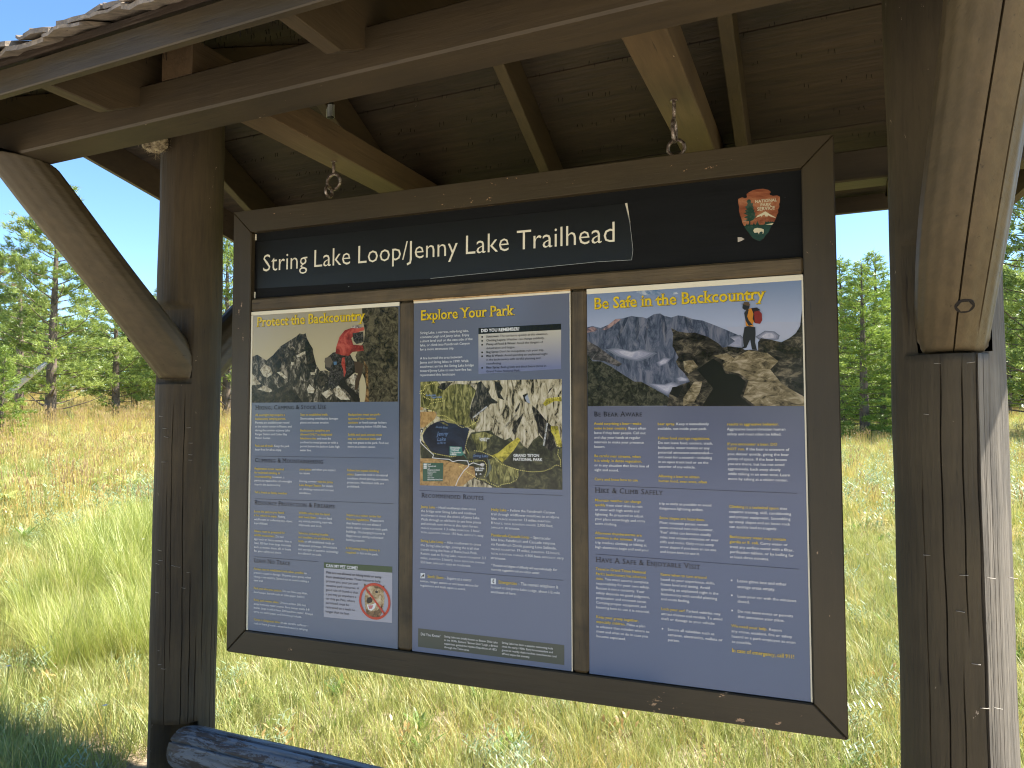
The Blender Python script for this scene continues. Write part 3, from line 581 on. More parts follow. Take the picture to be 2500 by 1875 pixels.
PG = [(0,1,'photo_dusk',[(88.6,1323.2),(754.0,1311.0),(756.3,966.1),(92.5,969.0)]),(0,2,'rock_far',[(90.2,1148.1),(120.6,1157.4),(165.3,1132.8),(196.3,1152.3),(232.9,1186.7),(281.7,1210.1),(305.8,1221.7),(320.8,1232.7),(336.0,1228.0),(347.9,1231.5),(354.2,1212.1),(366.5,1191.6),(381.7,1171.0),(384.9,1150.9),(397.4,1110.7),(415.4,1085.4),(438.9,1087.3),(462.3,1079.3),(508.7,1063.4),(531.6,1058.0),(571.2,1071.7),(588.2,1056.7),(589.1,966.9),(92.5,969.0)]),(0,3,'snow',[(134.5,1097.8),(159.3,1117.6),(184.6,1106.7),(197.6,1080.8),(172.9,1066.1),(153.9,1071.6)]),(0,3,'snow',[(93.3,1088.5),(129.0,1051.7),(141.9,1041.2),(97.6,1036.9)]),(0,3,'snow',[(123.3,1021.0),(154.6,1035.8),(192.5,1019.8),(199.0,1004.5),(161.3,1012.7)]),(0,3,'snow',[(216.1,1085.4),(234.6,1087.5),(265.8,1064.0),(253.6,1059.2)]),(0,3,'snow',[(307.0,1148.5),(337.0,1160.1),(360.9,1166.7),(355.0,1159.4),(325.2,1142.9),(310.1,1140.9)]),(0,3,'snow',[(357.1,1017.1),(368.8,1036.8),(392.8,1016.5),(387.1,1001.7),(363.3,1004.6)]),(0,3,'snow',[(368.0,1091.6),(379.6,1106.2),(400.6,1090.7),(392.0,1071.1),(374.2,1071.5)]),(0,3,'snow',[(421.8,1050.6),(439.2,1060.1),(445.3,1040.2),(427.8,1035.7)]),(0,3,'snow',[(474.7,1015.1),(497.6,1029.4),(526.6,999.7),(549.6,975.1),(509.7,975.5),(486.5,990.5)]),(0,3,'snow',[(422.4,1001.2),(457.3,1015.4),(474.9,1000.4),(446.1,981.2)]),(0,3,'snow',[(543.0,1057.8),(565.5,1071.8),(571.6,1028.0),(554.6,1033.2)]),(0,3,'snow',[(283.1,1124.1),(295.3,1121.2),(292.4,1111.2),(283.2,1114.0)]),(0,3,'rock_dark',[(342.1,1217.6),(354.2,1212.1),(378.7,1171.1),(397.5,1100.7),(391.9,1081.0),(368.1,1081.6),(355.7,1111.9),(349.1,1152.1)]),(0,3,'rock_dark',[(91.4,1026.7),(174.0,1004.8),(254.0,1033.9),(297.0,1013.1),(339.9,967.5),(92.5,969.0)]),(0,3,'rock_dark',[(196.3,1152.3),(233.0,1181.6),(252.0,1155.5),(234.3,1105.3),(209.9,1085.6),(193.8,1116.6)]),(0,3,'rock_dark',[(409.6,1080.6),(439.0,1074.9),(451.0,1050.0),(428.0,1020.8),(404.2,1041.1)]),(0,4,'rock_wall',[(598.0,1314.2),(754.0,1310.5),(756.3,966.1),(611.5,966.7),(622.2,1007.9),(610.6,1056.2),(587.8,1095.5),(570.5,1134.8),(581.6,1158.7),(606.6,1186.9),(611.8,1225.5),(600.1,1274.7)]),(0,5,'rock_stain',[(607.2,1119.1),(624.2,1094.5),(631.0,966.5),(614.3,966.7),(619.2,1032.0)]),(0,5,'skin_dark',[(562.2,1118.1),(587.6,1114.9),(604.6,1104.7),(602.1,1075.7),(591.1,1047.0),(580.2,1013.4),(569.0,1008.7),(571.4,1047.4),(582.5,1071.4),(565.5,1076.7)]),(0,5,'trouser',[(473.9,1079.0),(565.0,1120.4),(571.1,1076.5),(526.0,1048.4),(531.9,1033.6),(566.2,1008.8),(591.8,979.4),(592.0,966.9),(569.5,967.1),(532.2,1009.3),(494.7,1034.4),(468.6,1039.8)]),(0,6,'harness',[(438.3,1129.3),(473.0,1152.8),(496.1,1156.9),(547.7,1145.3),(565.1,1115.5),(559.8,1076.8),(525.9,1058.1),(508.8,1048.7),(491.9,1024.6),(468.9,1015.2),(451.3,1030.3),(462.3,1079.3),(438.8,1094.7)]),(0,7,'pack_grey',[(438.2,1134.2),(461.5,1138.4),(473.4,1118.3),(462.1,1096.5),(444.5,1099.4),(435.5,1119.5)]),(0,8,'shirt_red',[(501.2,1210.8),(523.9,1234.4),(552.4,1241.9),(606.0,1242.7),(607.8,1230.5),(586.5,1226.6),(600.8,1201.7),(564.0,1213.0),(552.8,1203.7),(561.6,1179.0),(603.9,1174.9),(606.9,1155.4),(559.0,1152.2),(542.1,1138.2),(513.5,1141.6),(484.6,1150.0),(487.2,1172.0)]),(0,9,'harness',[(558.3,1222.1),(603.4,1225.9),(606.6,1186.9),(575.7,1180.8),(563.1,1193.5)]),(0,9,'helmet',[(549.5,1242.0),(558.0,1249.9),(577.8,1251.4),(594.8,1246.7),(596.5,1239.8),(575.1,1239.8)]),(0,9,'shirt_red',[(513.6,1131.8),(525.0,1133.9),(531.4,1077.5),(523.1,1058.2),(519.9,1087.6),(511.0,1107.4)]),(0,9,'blue_bit',[(476.3,1118.2),(489.6,1118.8),(490.9,1108.0),(478.2,1105.9)]),(0,1,'green_bar',[(442.2,372.8),(731.9,377.3),(732.1,355.7),(442.4,351.8)]),(0,1,'pale_box',[(442.4,351.8),(732.1,355.7),(732.6,179.4),(444.0,172.7)]),(0,3,'dog_tan',[(624.9,290.3),(640.5,303.8),(665.1,307.6),(685.6,302.2),(695.8,287.3),(702.1,263.4),(698.3,238.7),(690.4,210.1),(682.4,197.1),(653.8,189.2),(629.1,197.4),(622.7,221.4),(618.2,256.2)]),(0,4,'dog_brown',[(622.7,221.4),(641.3,210.8),(674.0,219.0),(696.2,245.5),(690.4,210.1),(682.4,197.1),(653.8,189.2),(629.1,197.4)]),(0,4,'dog_brown',[(652.8,304.8),(673.2,310.0),(691.6,304.4),(695.8,287.3),(681.5,294.9),(661.1,296.7)]),(0,3,'dog_brown',[(615.6,308.9),(630.1,303.0),(624.9,290.3),(617.8,295.0)]),(0,3,'dog_brown',[(689.6,304.3),(700.9,308.7),(697.9,284.0),(691.8,290.5)]),(0,5,'black',[(627.8,250.0),(632.6,260.3),(645.0,262.7),(652.4,255.6),(649.2,244.8),(636.9,239.5),(628.7,242.3)]),(0,5,'black',[(628.3,281.7),(634.4,286.5),(640.6,283.4),(639.9,277.8),(632.5,275.7)]),(0,5,'black',[(662.0,284.5),(668.5,288.6),(675.1,284.9),(672.7,279.1),(664.5,278.4)]),(0,5,'white',[(627.9,235.9),(645.2,233.9),(669.7,246.6),(661.7,224.9),(649.5,215.0),(635.1,217.2)]),(0,6,'tongue',[(633.7,232.2),(655.5,234.9),(650.3,222.1),(639.2,220.1)]),(1,1,'map_rock',[(841.0,1035.9),(1365.7,1034.5),(1366.1,670.9),(841.5,669.6)]),(1,2,'map_green',[(841.0,1035.9),(906.6,1036.6),(931.5,1014.3),(980.5,1025.7),(1034.3,1022.2),(1060.8,999.8),(1042.3,968.5),(1034.4,941.8),(1045.0,902.9),(1060.9,883.5),(1050.4,864.1),(1029.1,873.7),(980.8,881.0),(948.3,893.2),(926.3,903.1),(907.1,913.0),(907.0,927.9),(842.9,945.7)]),(1,2,'map_forest',[(1039.8,856.8),(1113.3,864.3),(1126.2,850.0),(1164.8,831.2),(1185.2,840.9),(1200.4,819.7),(1215.5,831.7),(1230.6,813.0),(1245.6,803.8),(1265.6,832.1),(1287.9,848.6),(1302.6,832.4),(1314.8,813.9),(1353.6,809.8),(1365.7,807.6),(1366.1,670.9),(1126.1,670.1),(1087.2,686.7),(1050.5,700.1),(981.1,746.8),(932.3,750.7),(843.8,766.3),(842.1,828.5),(926.8,782.5),(1023.9,784.0),(1018.5,805.7),(1023.8,830.0)]),(1,2,'map_dark',[(1066.1,1028.9),(1076.7,1033.6),(1102.9,999.2),(1115.9,974.9),(1139.2,960.2),(1134.1,955.5),(1113.3,955.6),(1087.2,931.7),(1050.3,912.6),(1045.0,893.2),(1031.7,912.6),(1039.7,951.5),(1050.3,980.6)]),(1,2,'map_dark',[(1126.4,1032.5),(1141.9,1029.8),(1157.3,1007.9),(1147.0,988.9),(1162.4,967.1),(1139.3,974.6),(1128.9,1003.6)]),(1,2,'map_dark',[(1261.0,949.5),(1280.8,932.9),(1315.1,893.1),(1329.7,879.1),(1329.6,855.9),(1346.4,809.7),(1329.3,795.6),(1309.8,806.9),(1297.7,841.7),(1283.0,860.3),(1275.7,902.5)]),(1,2,'map_dark',[(1228.5,983.0),(1246.1,989.8),(1253.5,954.3),(1236.0,961.6)]),(1,3,'map_dark',[(1200.6,931.1),(1220.9,961.7),(1215.8,940.4),(1203.1,921.6)]),(1,3,'map_dark',[(1190.3,864.6),(1210.7,902.6),(1233.4,926.1),(1220.7,893.1),(1197.9,848.1)]),(1,3,'map_snow',[(1236.1,975.8),(1246.1,985.1),(1256.0,954.3),(1243.5,959.1)]),(1,3,'map_yellow',[(1300.7,953.9),(1313.0,970.1),(1339.9,974.4),(1364.2,975.3),(1365.3,960.2),(1339.9,961.6),(1315.4,949.1),(1308.0,944.4)]),(1,3,'map_yellow',[(1327.3,879.1),(1351.6,879.1),(1356.3,856.0),(1365.7,819.1),(1365.7,809.9),(1348.8,812.0),(1339.3,844.3),(1327.2,862.8)]),(1,3,'map_yellow',[(1113.2,778.2),(1139.1,788.1),(1175.0,817.1),(1210.5,841.1),(1220.6,831.7),(1195.3,796.0),(1164.7,764.8),(1149.3,747.9)]),(1,3,'map_green',[(1039.8,849.5),(1087.2,859.4),(1121.0,847.6),(1097.6,830.7),(1097.6,804.3),(1082.0,792.1),(1061.0,796.6),(1047.7,830.2)]),(1,3,'map_green',[(1102.8,763.6),(1128.7,776.0),(1172.3,743.6),(1210.3,735.0),(1212.7,713.9),(1190.0,689.8),(1149.2,679.1),(1115.8,687.6),(1092.4,701.2),(1102.8,727.8)]),(1,3,'map_field',[(841.6,928.2),(898.7,930.4),(907.0,918.0),(898.8,903.1),(871.1,883.3),(857.2,873.3),(841.8,873.3)]),(1,3,'map_field',[(842.4,763.8),(891.1,764.7),(943.2,758.3),(981.1,751.7),(1050.5,738.6),(1055.7,705.0),(1029.3,689.9),(1008.1,671.1),(841.5,669.6)]),(1,3,'map_field',[(841.5,945.7),(851.3,945.7),(851.3,935.7),(841.5,934.5)]),(1,3,'map_dark',[(1261.0,942.5),(1275.9,933.0),(1290.6,897.7),(1302.8,879.1),(1285.5,879.0),(1270.8,902.5)]),(1,3,'map_dark',[(1315.5,984.1),(1342.6,1021.0),(1340.1,1014.1),(1323.0,1000.4)]),(1,3,'map_dark',[(909.4,1014.7),(925.9,1029.2),(969.7,1033.3),(953.4,1018.8),(937.0,1004.3),(923.3,1007.0)]),(1,4,'lake',[(851.8,845.9),(860.1,860.9),(879.5,880.8),(907.1,893.2),(931.8,898.1),(948.3,890.8),(980.8,885.9),(1007.7,881.0),(1031.8,868.9),(1031.8,859.2),(1026.5,842.2),(1023.9,815.5),(1013.2,793.5),(991.8,778.6),(970.3,773.4),(937.7,780.2),(907.5,782.2),(885.4,791.7),(865.9,813.8),(854.7,828.6)]),(1,5,'map_green',[(918.1,893.2),(934.6,892.0),(953.7,880.9),(942.8,880.9)]),(1,4,'lake',[(1045.1,777.1),(1061.0,786.9),(1102.8,780.4),(1102.8,770.8),(1061.0,765.3),(1046.5,766.2)]),(1,4,'lake_pale',[(1097.6,770.7),(1108.0,761.3),(1115.8,735.2),(1102.8,711.1),(1092.4,701.2),(1102.8,727.8),(1105.4,746.9)]),(1,6,'teal',[(957.7,808.6),(1005.2,806.8),(1005.7,792.2),(1026.6,762.2),(1009.2,781.3),(1005.2,775.9),(957.8,776.1)]),(1,6,'legend_green',[(853.1,748.6),(933.7,749.7),(932.0,685.8),(853.4,684.1)]),(1,7,'white',[(856.4,746.2),(869.0,746.5),(869.0,742.0),(856.5,741.8)]),(1,7,'white',[(856.5,739.3),(869.0,739.6),(869.0,735.4),(856.5,735.1)]),(1,7,'white',[(856.5,732.6),(869.0,732.9),(869.1,728.7),(856.5,728.4)]),(1,7,'map_pale',[(1072.8,748.7),(1078.0,752.4),(1087.2,751.8),(1090.3,747.1),(1084.6,740.5),(1075.4,742.0)]),(1,6,'black',[(1055.7,719.5),(1062.3,719.6),(1062.3,710.0),(1055.7,709.8)]),(1,6,'black',[(1070.2,718.6),(1079.4,718.8),(1079.4,711.7),(1070.2,711.4)]),(1,6,'black',[(843.3,868.3),(853.1,868.3),(853.1,857.1),(843.3,857.1)]),(1,7,'white',[(1057.8,717.6),(1060.0,718.1),(1061.0,714.8),(1062.1,710.5),(1060.0,710.4),(1058.9,713.3),(1056.8,710.3),(1056.3,710.8),(1057.8,714.2)]),(1,7,'white',[(1071.5,717.0),(1078.3,717.1),(1077.3,715.2),(1078.8,712.4),(1076.7,712.3),(1075.2,715.1),(1072.6,712.2),(1071.0,712.2),(1073.1,715.1)]),(1,7,'white',[(848.0,865.3),(851.7,862.4),(850.6,862.4),(850.6,858.4),(845.6,858.4),(845.5,862.3),(844.4,862.3)]),(1,1,'black',[(1066.5,1217.6),(1364.7,1218.0),(1364.6,1197.9),(1066.5,1196.1)]),(1,1,'cream_box',[(1066.5,1196.1),(1364.6,1197.9),(1363.9,1067.9),(1066.5,1058.1)]),(1,1,'dyk_green',[(837.2,171.4),(1369.4,170.9),(1369.0,107.5),(836.6,107.6)]),(1,2,'black',[(1077.6,1188.9),(1083.4,1188.7),(1083.4,1183.3),(1077.6,1183.6)]),(1,2,'black',[(1077.6,1175.1),(1083.4,1174.9),(1083.4,1169.5),(1077.6,1169.8)]),(1,2,'black',[(1077.6,1161.8),(1083.4,1161.5),(1083.4,1156.2),(1077.6,1156.4)]),(1,2,'black',[(1077.6,1135.1),(1083.4,1134.9),(1083.4,1129.5),(1077.6,1129.7)]),(1,2,'black',[(1077.6,1121.7),(1083.4,1121.5),(1083.4,1116.2),(1077.6,1116.4)]),(1,2,'black',[(1077.6,1081.8),(1083.4,1081.6),(1083.4,1076.3),(1077.6,1076.4)]),(1,2,'icon_white',[(845.6,363.3),(863.3,363.8),(863.4,346.1),(845.2,345.1)]),(1,2,'icon_white',[(1112.9,365.2),(1131.1,365.8),(1131.1,346.8),(1112.5,346.2)]),(1,3,'black',[(848.0,349.5),(851.2,354.6),(855.9,357.5),(858.2,360.9),(861.0,359.5),(859.6,354.5),(860.6,348.0),(858.2,351.9),(852.2,351.4),(850.3,346.8)]),(1,3,'black',[(1119.9,361.4),(1125.1,363.4),(1124.2,359.3),(1121.6,358.3),(1122.0,352.8),(1125.0,352.3),(1125.9,350.0),(1120.7,349.6),(1118.6,355.7)]),(2,1,'photo_sky',[(1451.6,1317.1),(2104.8,1318.1),(2105.2,938.8),(1450.7,944.2)]),(2,2,'cloud_soft',[(1614.0,1307.4),(1631.4,1315.0),(1670.2,1314.6),(1695.6,1302.1),(1687.0,1294.0),(1652.8,1294.0),(1631.3,1299.7)]),(2,2,'cloud_soft',[(1725.1,1300.1),(1741.9,1299.0),(1748.1,1292.2),(1729.2,1292.1)]),(2,2,'far_hills',[(1891.0,1180.7),(1950.0,1182.1),(2008.1,1191.5),(2046.1,1189.6),(2104.0,1187.5),(2104.8,1134.4),(1910.2,1142.5)]),(2,3,'mount_blue',[(1450.7,1201.7),(1470.8,1205.2),(1497.9,1197.3),(1524.8,1207.0),(1547.2,1223.5),(1569.4,1224.6),(1600.1,1231.3),(1613.2,1228.0),(1634.8,1225.5),(1647.7,1220.5),(1669.2,1232.3),(1679.9,1233.9),(1690.5,1234.2),(1703.1,1226.2),(1724.1,1219.5),(1745.1,1225.2),(1765.8,1221.6),(1790.4,1210.9),(1819.0,1205.3),(1851.1,1191.0),(1890.8,1172.4),(1926.1,1154.2),(1937.5,1133.1),(1929.1,1100.5),(1808.0,1012.3),(1725.4,997.0),(1449.7,1063.8)]),(2,4,'mount_pink',[(1502.3,1190.4),(1547.2,1223.5),(1567.1,1223.4),(1538.2,1202.0),(1515.8,1189.8)]),(2,4,'mount_pink',[(1450.7,1197.3),(1470.8,1203.0),(1488.8,1193.3),(1479.7,1187.0),(1450.6,1183.9)]),(2,4,'mount_shadow',[(1578.2,1226.3),(1589.2,1227.9),(1569.0,1183.0),(1555.4,1148.5),(1551.1,1166.2)]),(2,4,'mount_shadow',[(1652.0,1220.3),(1660.5,1222.0),(1651.5,1183.5),(1642.4,1136.3),(1638.4,1162.5)]),(2,4,'mount_shadow',[(1690.5,1231.2),(1703.1,1224.9),(1711.1,1185.0),(1706.3,1142.4),(1696.2,1177.1)]),(2,4,'mount_shadow',[(1761.7,1220.1),(1782.2,1211.4),(1794.1,1176.9),(1801.7,1138.6),(1785.7,1164.6),(1769.5,1190.8)]),(2,4,'mount_shadow',[(1613.1,1226.7),(1621.8,1224.0),(1625.8,1189.0),(1616.6,1146.0),(1610.5,1181.1)]),(2,4,'cloud',[(1898.4,1151.3),(1930.0,1156.1),(1939.6,1145.4),(1937.2,1116.7),(1913.6,1113.4),(1890.0,1122.6),(1914.0,1138.2)]),(2,4,'cloud',[(1972.7,1148.1),(2000.0,1165.3),(2026.6,1162.1),(2041.5,1149.2),(2037.5,1137.2),(1987.9,1135.2)]),(2,4,'mount_blue',[(1450.4,1152.7),(1488.4,1137.9),(1576.9,1095.2),(1684.0,1040.4),(1733.9,1005.3),(1725.1,971.6),(1640.5,964.1),(1449.7,1063.8)]),(2,5,'cloud',[(1515.2,1127.2),(1546.4,1131.3),(1599.0,1118.4),(1633.7,1122.8),(1680.5,1109.1),(1659.1,1096.9),(1620.3,1085.2),(1590.0,1090.5),(1546.2,1105.0)]),(2,5,'cloud',[(1675.9,1079.2),(1701.5,1095.5),(1722.5,1090.6),(1709.7,1073.9),(1684.3,1066.1)]),(2,5,'cloud',[(1643.2,1015.6),(1700.5,1010.2),(1725.7,1018.2),(1762.9,1004.8),(1742.0,988.3),(1708.4,976.1),(1683.3,989.2)]),(2,5,'cloud',[(1736.3,1028.6),(1750.9,1035.5),(1777.6,1025.6),(1773.3,1017.2),(1742.4,1017.9)]),(2,5,'forest_slope',[(1450.1,1117.1),(1469.9,1089.8),(1497.0,1089.0),(1532.5,1070.3),(1572.0,1043.1),(1606.6,1020.7),(1628.2,1020.2),(1666.5,998.0),(1700.1,978.3),(1729.1,958.8),(1743.4,942.7),(1450.7,944.2)]),(2,5,'far_rock',[(1450.4,1157.2),(1488.4,1137.9),(1524.0,1110.1),(1567.9,1078.1),(1554.7,1069.7),(1510.4,1088.6),(1470.0,1094.2),(1450.1,1112.6)]),(2,6,'rock_fg',[(1723.7,1186.6),(1744.4,1174.9),(1769.3,1169.6),(1798.0,1168.3),(1834.4,1154.0),(1866.3,1131.8),(1878.1,1118.9),(1901.9,1122.1),(1929.2,1108.7),(1956.6,1109.8),(1979.7,1106.9),(1980.1,1131.4),(1988.1,1143.4),(2014.8,1138.2),(2044.9,1128.8),(2067.7,1140.0),(2082.8,1151.4),(2086.7,1155.3),(2098.2,1174.9),(2104.8,1224.9),(2105.2,938.8),(1708.0,942.1),(1716.9,984.4),(1742.2,1005.2),(1779.5,1017.1),(1763.4,1042.8),(1743.0,1064.5),(1737.0,1081.6),(1745.4,1094.1),(1727.1,1128.8),(1729.7,1167.1)]),(2,7,'rock_lit',[(1877.3,1069.0),(1921.1,1092.5),(1952.6,1107.9),(2006.4,1097.8),(2036.3,1072.5),(2013.1,1048.8),(2042.6,1007.7),(2064.7,991.2),(2105.7,966.6),(2105.2,939.6),(1969.0,940.8),(1934.7,968.9),(1951.1,1017.7),(1924.1,1038.8),(1884.9,1048.1)]),(2,7,'rock_lit',[(1759.8,1080.9),(1788.6,1084.3),(1804.7,1062.7),(1775.7,1042.5),(1763.5,1051.2)]),(2,7,'rock_lit',[(1758.2,967.0),(1791.8,1016.9),(1816.2,1016.4),(1807.6,983.1),(1790.9,954.0),(1757.9,942.5)]),(2,7,'rock_lit',[(1849.7,1094.9),(1889.7,1101.8),(1913.1,1084.5),(1889.3,1077.0)]),(2,7,'rock_dark',[(1890.0,1122.6),(1929.4,1116.9),(1944.9,1108.1),(1921.3,1100.7),(1893.8,1107.9)]),(2,7,'rock_dark',[(1980.1,1131.4),(2014.7,1136.1),(2067.2,1115.8),(2104.3,1110.4),(2103.6,1078.4),(2066.6,1083.6),(2036.9,1104.8),(1999.0,1114.3)]),(2,7,'black',[(1800.5,1054.5),(1849.5,1086.5),(1873.3,1069.1),(1884.7,1039.8),(1920.2,1034.8),(1943.2,1013.8),(1926.9,969.0),(1957.5,940.9),(1815.1,942.1),(1848.1,994.9)]),(2,7,'black',[(1725.5,1001.3),(1758.7,1004.9),(1741.7,967.2),(1716.9,980.2)]),(2,9,'trouser2',[(1942.2,1178.3),(1953.9,1181.9),(1973.2,1176.8),(1973.6,1156.3),(1971.7,1131.8),(1976.6,1107.8),(1962.4,1110.0),(1957.9,1140.5),(1953.8,1132.5),(1946.9,1116.3),(1929.3,1112.0),(1939.2,1120.7),(1937.0,1149.6),(1940.0,1166.0)]),(2,9,'shirt_orange',[(1942.1,1221.7),(1948.9,1231.7),(1962.6,1235.0),(1970.3,1226.3),(1970.5,1197.5),(1965.6,1185.4),(1969.4,1179.1),(1946.1,1182.2),(1944.9,1202.9)]),(2,10,'trouser2',[(1942.1,1221.7),(1948.9,1230.8),(1955.6,1231.3),(1950.5,1210.9),(1955.0,1198.3),(1965.6,1184.6),(1954.7,1181.8),(1945.6,1198.8)]),(2,10,'pack_red',[(1970.3,1226.3),(1985.7,1225.5),(1992.5,1216.9),(1992.9,1196.4),(1986.9,1186.4),(1971.5,1189.2)]),(2,10,'pack_black',[(1962.6,1235.0),(1978.2,1235.8),(1989.6,1227.3),(1970.2,1224.3),(1971.9,1189.2),(1965.9,1201.9),(1968.6,1218.2)]),(2,10,'trouser2',[(1937.3,1236.5),(1938.6,1246.7),(1943.4,1252.7),(1955.9,1247.8),(1958.1,1239.4),(1952.8,1230.6),(1943.1,1231.2)]),(2,11,'hat_tan',[(1933.6,1249.1),(1940.3,1250.4),(1942.7,1255.2),(1956.0,1254.4),(1959.7,1243.4),(1951.1,1243.1),(1943.3,1246.9)])]
RL = [(0,120.8,760.4,737.4,763.1),(0,121.0,595.1,735.8,600.5),(0,122.3,372.4,416.8,373.2),(1,839.4,651.1,1366.1,652.5),(1,840.8,378.6,1367.3,378.1),(2,1475.9,688.8,2079.6,684.2),(2,1476.5,469.8,2079.6,465.4)]
BUL = [(1685.8,255.7),(1892.3,419.2),(1892.4,375.0),(1892.5,330.2)]
TR = [[(903.8,1033.4),(884.4,1027.6),(860.7,1021.8),(858.0,1006.8),(841.2,1002.1)],[(841.2,994.6),(859.5,993.0),(856.7,980.6),(887.5,970.2),(934.3,974.6)],[(937.1,967.2),(906.9,962.6),(882.0,957.9),(872.3,945.5),(873.7,933.0),(898.7,930.4)],[(909.8,916.7),(934.5,915.4),(959.1,905.5)],[(907.1,903.1),(937.3,903.1),(970.0,898.1),(991.6,881.0),(1007.7,873.7),(1031.8,878.6),(1042.4,883.5),(1060.9,893.2),(1068.8,902.8),(1071.4,912.5)],[(907.1,903.1),(879.5,888.3),(860.1,868.4),(849.0,845.9),(851.9,826.0),(868.7,806.4),(888.2,784.4),(926.8,777.6),(959.5,773.2),(981.1,773.6)],[(1029.2,786.5),(1018.5,805.7),(1026.5,839.7),(1031.8,859.2)],[(1053.0,794.1),(1076.7,792.0),(1102.8,782.8),(1121.0,775.9),(1151.9,750.3),(1190.1,739.3),(1210.3,732.7),(1240.3,728.7),(1265.2,726.9),(1302.1,730.2),(1329.0,740.0),(1343.6,751.9),(1360.5,747.7),(1360.6,768.4),(1351.1,784.3),(1353.6,805.2)],[(1210.3,732.7),(1212.7,713.9),(1205.1,697.3),(1184.9,687.3),(1151.8,681.6),(1139.0,674.0),(1108.0,685.0),(1089.8,696.4),(1066.3,698.1),(1034.6,714.1),(994.6,739.8),(1018.6,742.7)],[(1327.7,972.3),(1352.1,972.0),(1364.2,976.5)],[(1339.3,855.9),(1348.9,832.8),(1351.2,814.4),(1363.3,812.2)],[(1034.6,757.5),(1087.2,760.9),(1097.6,746.8),(1097.6,725.3),(1089.8,705.9)]]
RD = [[(842.0,832.2),(846.3,818.5),(868.7,798.9),(896.5,777.1),(891.1,767.1),(926.8,764.1),(956.8,763.4),(970.3,755.1),(991.9,760.4),(1029.3,758.7)],[(1026.6,759.8),(1031.9,740.6),(1013.3,725.7),(992.0,696.1),(981.3,671.5)],[(1031.9,745.4),(1047.8,753.0),(1071.5,746.2),(1082.0,746.5)]]
EM = [(1,'nps_brown',[(1930.2,1577.8),(1941.8,1581.3),(1950.4,1577.4),(1955.9,1579.7),(1954.6,1590.0),(1961.5,1594.9),(1972.4,1599.8),(1984.9,1601.2),(2002.6,1601.0),(2018.4,1595.4),(2025.0,1587.9),(2020.9,1584.6),(2021.7,1579.8),(2030.4,1575.9),(2042.6,1575.7),(2049.9,1570.9),(2049.6,1554.8),(2047.0,1549.5),(2047.9,1539.9),(2043.6,1531.9),(2044.4,1523.3),(2040.1,1516.2),(2037.8,1507.0),(2032.4,1496.2),(2026.1,1487.4),(2019.7,1474.8),(2016.0,1465.7),(2007.1,1457.1),(2001.6,1448.2),(1990.9,1441.6),(1982.1,1444.3),(1971.5,1450.9),(1964.5,1460.2),(1957.6,1471.3),(1948.8,1485.5),(1941.0,1501.6),(1938.5,1515.3),(1934.2,1527.3),(1931.7,1541.0),(1932.3,1552.5),(1930.0,1564.3)]),(2,'nps_green',[(1945.3,1491.6),(1956.1,1492.5),(1966.9,1494.3),(1988.2,1491.2),(2007.7,1490.2),(2026.1,1487.4),(2019.7,1474.8),(2016.0,1465.7),(2007.1,1457.1),(2001.6,1448.2),(1990.9,1441.6),(1982.1,1444.3),(1971.5,1450.9),(1964.5,1460.2),(1957.6,1471.3),(1948.8,1485.5)]),(2,'nps_green',[(1959.7,1492.1),(1960.3,1505.4),(1945.6,1507.9),(1956.5,1512.5),(1945.8,1518.4),(1956.7,1523.0),(1944.6,1532.0),(1953.2,1533.0),(1948.9,1539.2),(1955.2,1542.3),(1949.1,1550.7),(1955.4,1553.8),(1957.3,1561.3),(1953.8,1565.5),(1958.4,1572.7),(1963.8,1572.4),(1967.3,1567.8),(1966.3,1560.3),(1973.4,1559.5),(1971.5,1552.1),(1975.0,1545.9),(1972.2,1540.5),(1977.5,1539.0),(1974.7,1532.6),(1980.0,1528.2),(1977.2,1522.8),(1980.7,1516.7),(1976.1,1511.5),(1972.5,1507.1),(1964.4,1505.0),(1964.2,1491.7)]),(2,'nps_green',[(1956.1,1492.5),(1960.7,1499.7),(1965.1,1491.6)]),(2,'nps_green',[(1970.4,1491.1),(1974.2,1500.2),(1978.4,1490.3)]),(2,'nps_green',[(1978.4,1490.3),(1984.6,1503.9),(1990.0,1489.1)]),(2,'nps_green',[(1948.9,1491.3),(1954.5,1499.3),(1957.9,1490.4)]),(2,'nps_green',[(2004.1,1489.6),(2007.9,1500.6),(2009.6,1496.7),(2012.3,1500.2),(2014.0,1496.2),(2016.7,1499.7),(2019.2,1495.7),(2021.9,1499.2),(2024.5,1495.1),(2027.2,1498.7),(2028.9,1494.7),(2032.4,1496.2),(2026.1,1487.0)]),(3,'nps_cream',[(1980.6,1513.9),(1985.2,1520.1),(1995.9,1524.6),(2007.5,1530.6),(2020.6,1520.2),(2036.1,1509.1),(2037.0,1507.1),(2025.7,1511.7),(2020.5,1514.5),(2015.2,1517.9),(2012.0,1511.6),(2009.9,1517.5),(2007.2,1514.0),(2005.6,1520.8),(1999.4,1518.6),(1994.8,1512.4),(1995.8,1518.0),(1988.7,1515.9)]),(3,'nps_cream',[(2006.8,1490.3),(2030.6,1492.3),(2026.1,1487.0)]),(3,'nps_cream',[(1940.6,1507.1),(1952.8,1507.7),(1951.9,1505.9)]),(4,'nps_cream',[(1972.3,1475.6),(1976.0,1481.0),(1984.5,1482.0),(1995.1,1479.1),(2002.1,1475.6),(2002.3,1468.9),(2000.1,1461.6),(1998.7,1462.1),(1999.3,1467.3),(1996.7,1469.8),(1990.5,1468.2),(1987.7,1461.8),(1985.7,1467.7),(1979.8,1467.7),(1976.2,1466.7),(1973.6,1470.7)])]
EMT = [('NATIONAL',1978.4,1558.9,2040.9,1557.7),('PARK',1993.7,1546.8,2025.1,1545.6),('SERVICE',1984.2,1534.5,2034.8,1533.8)]
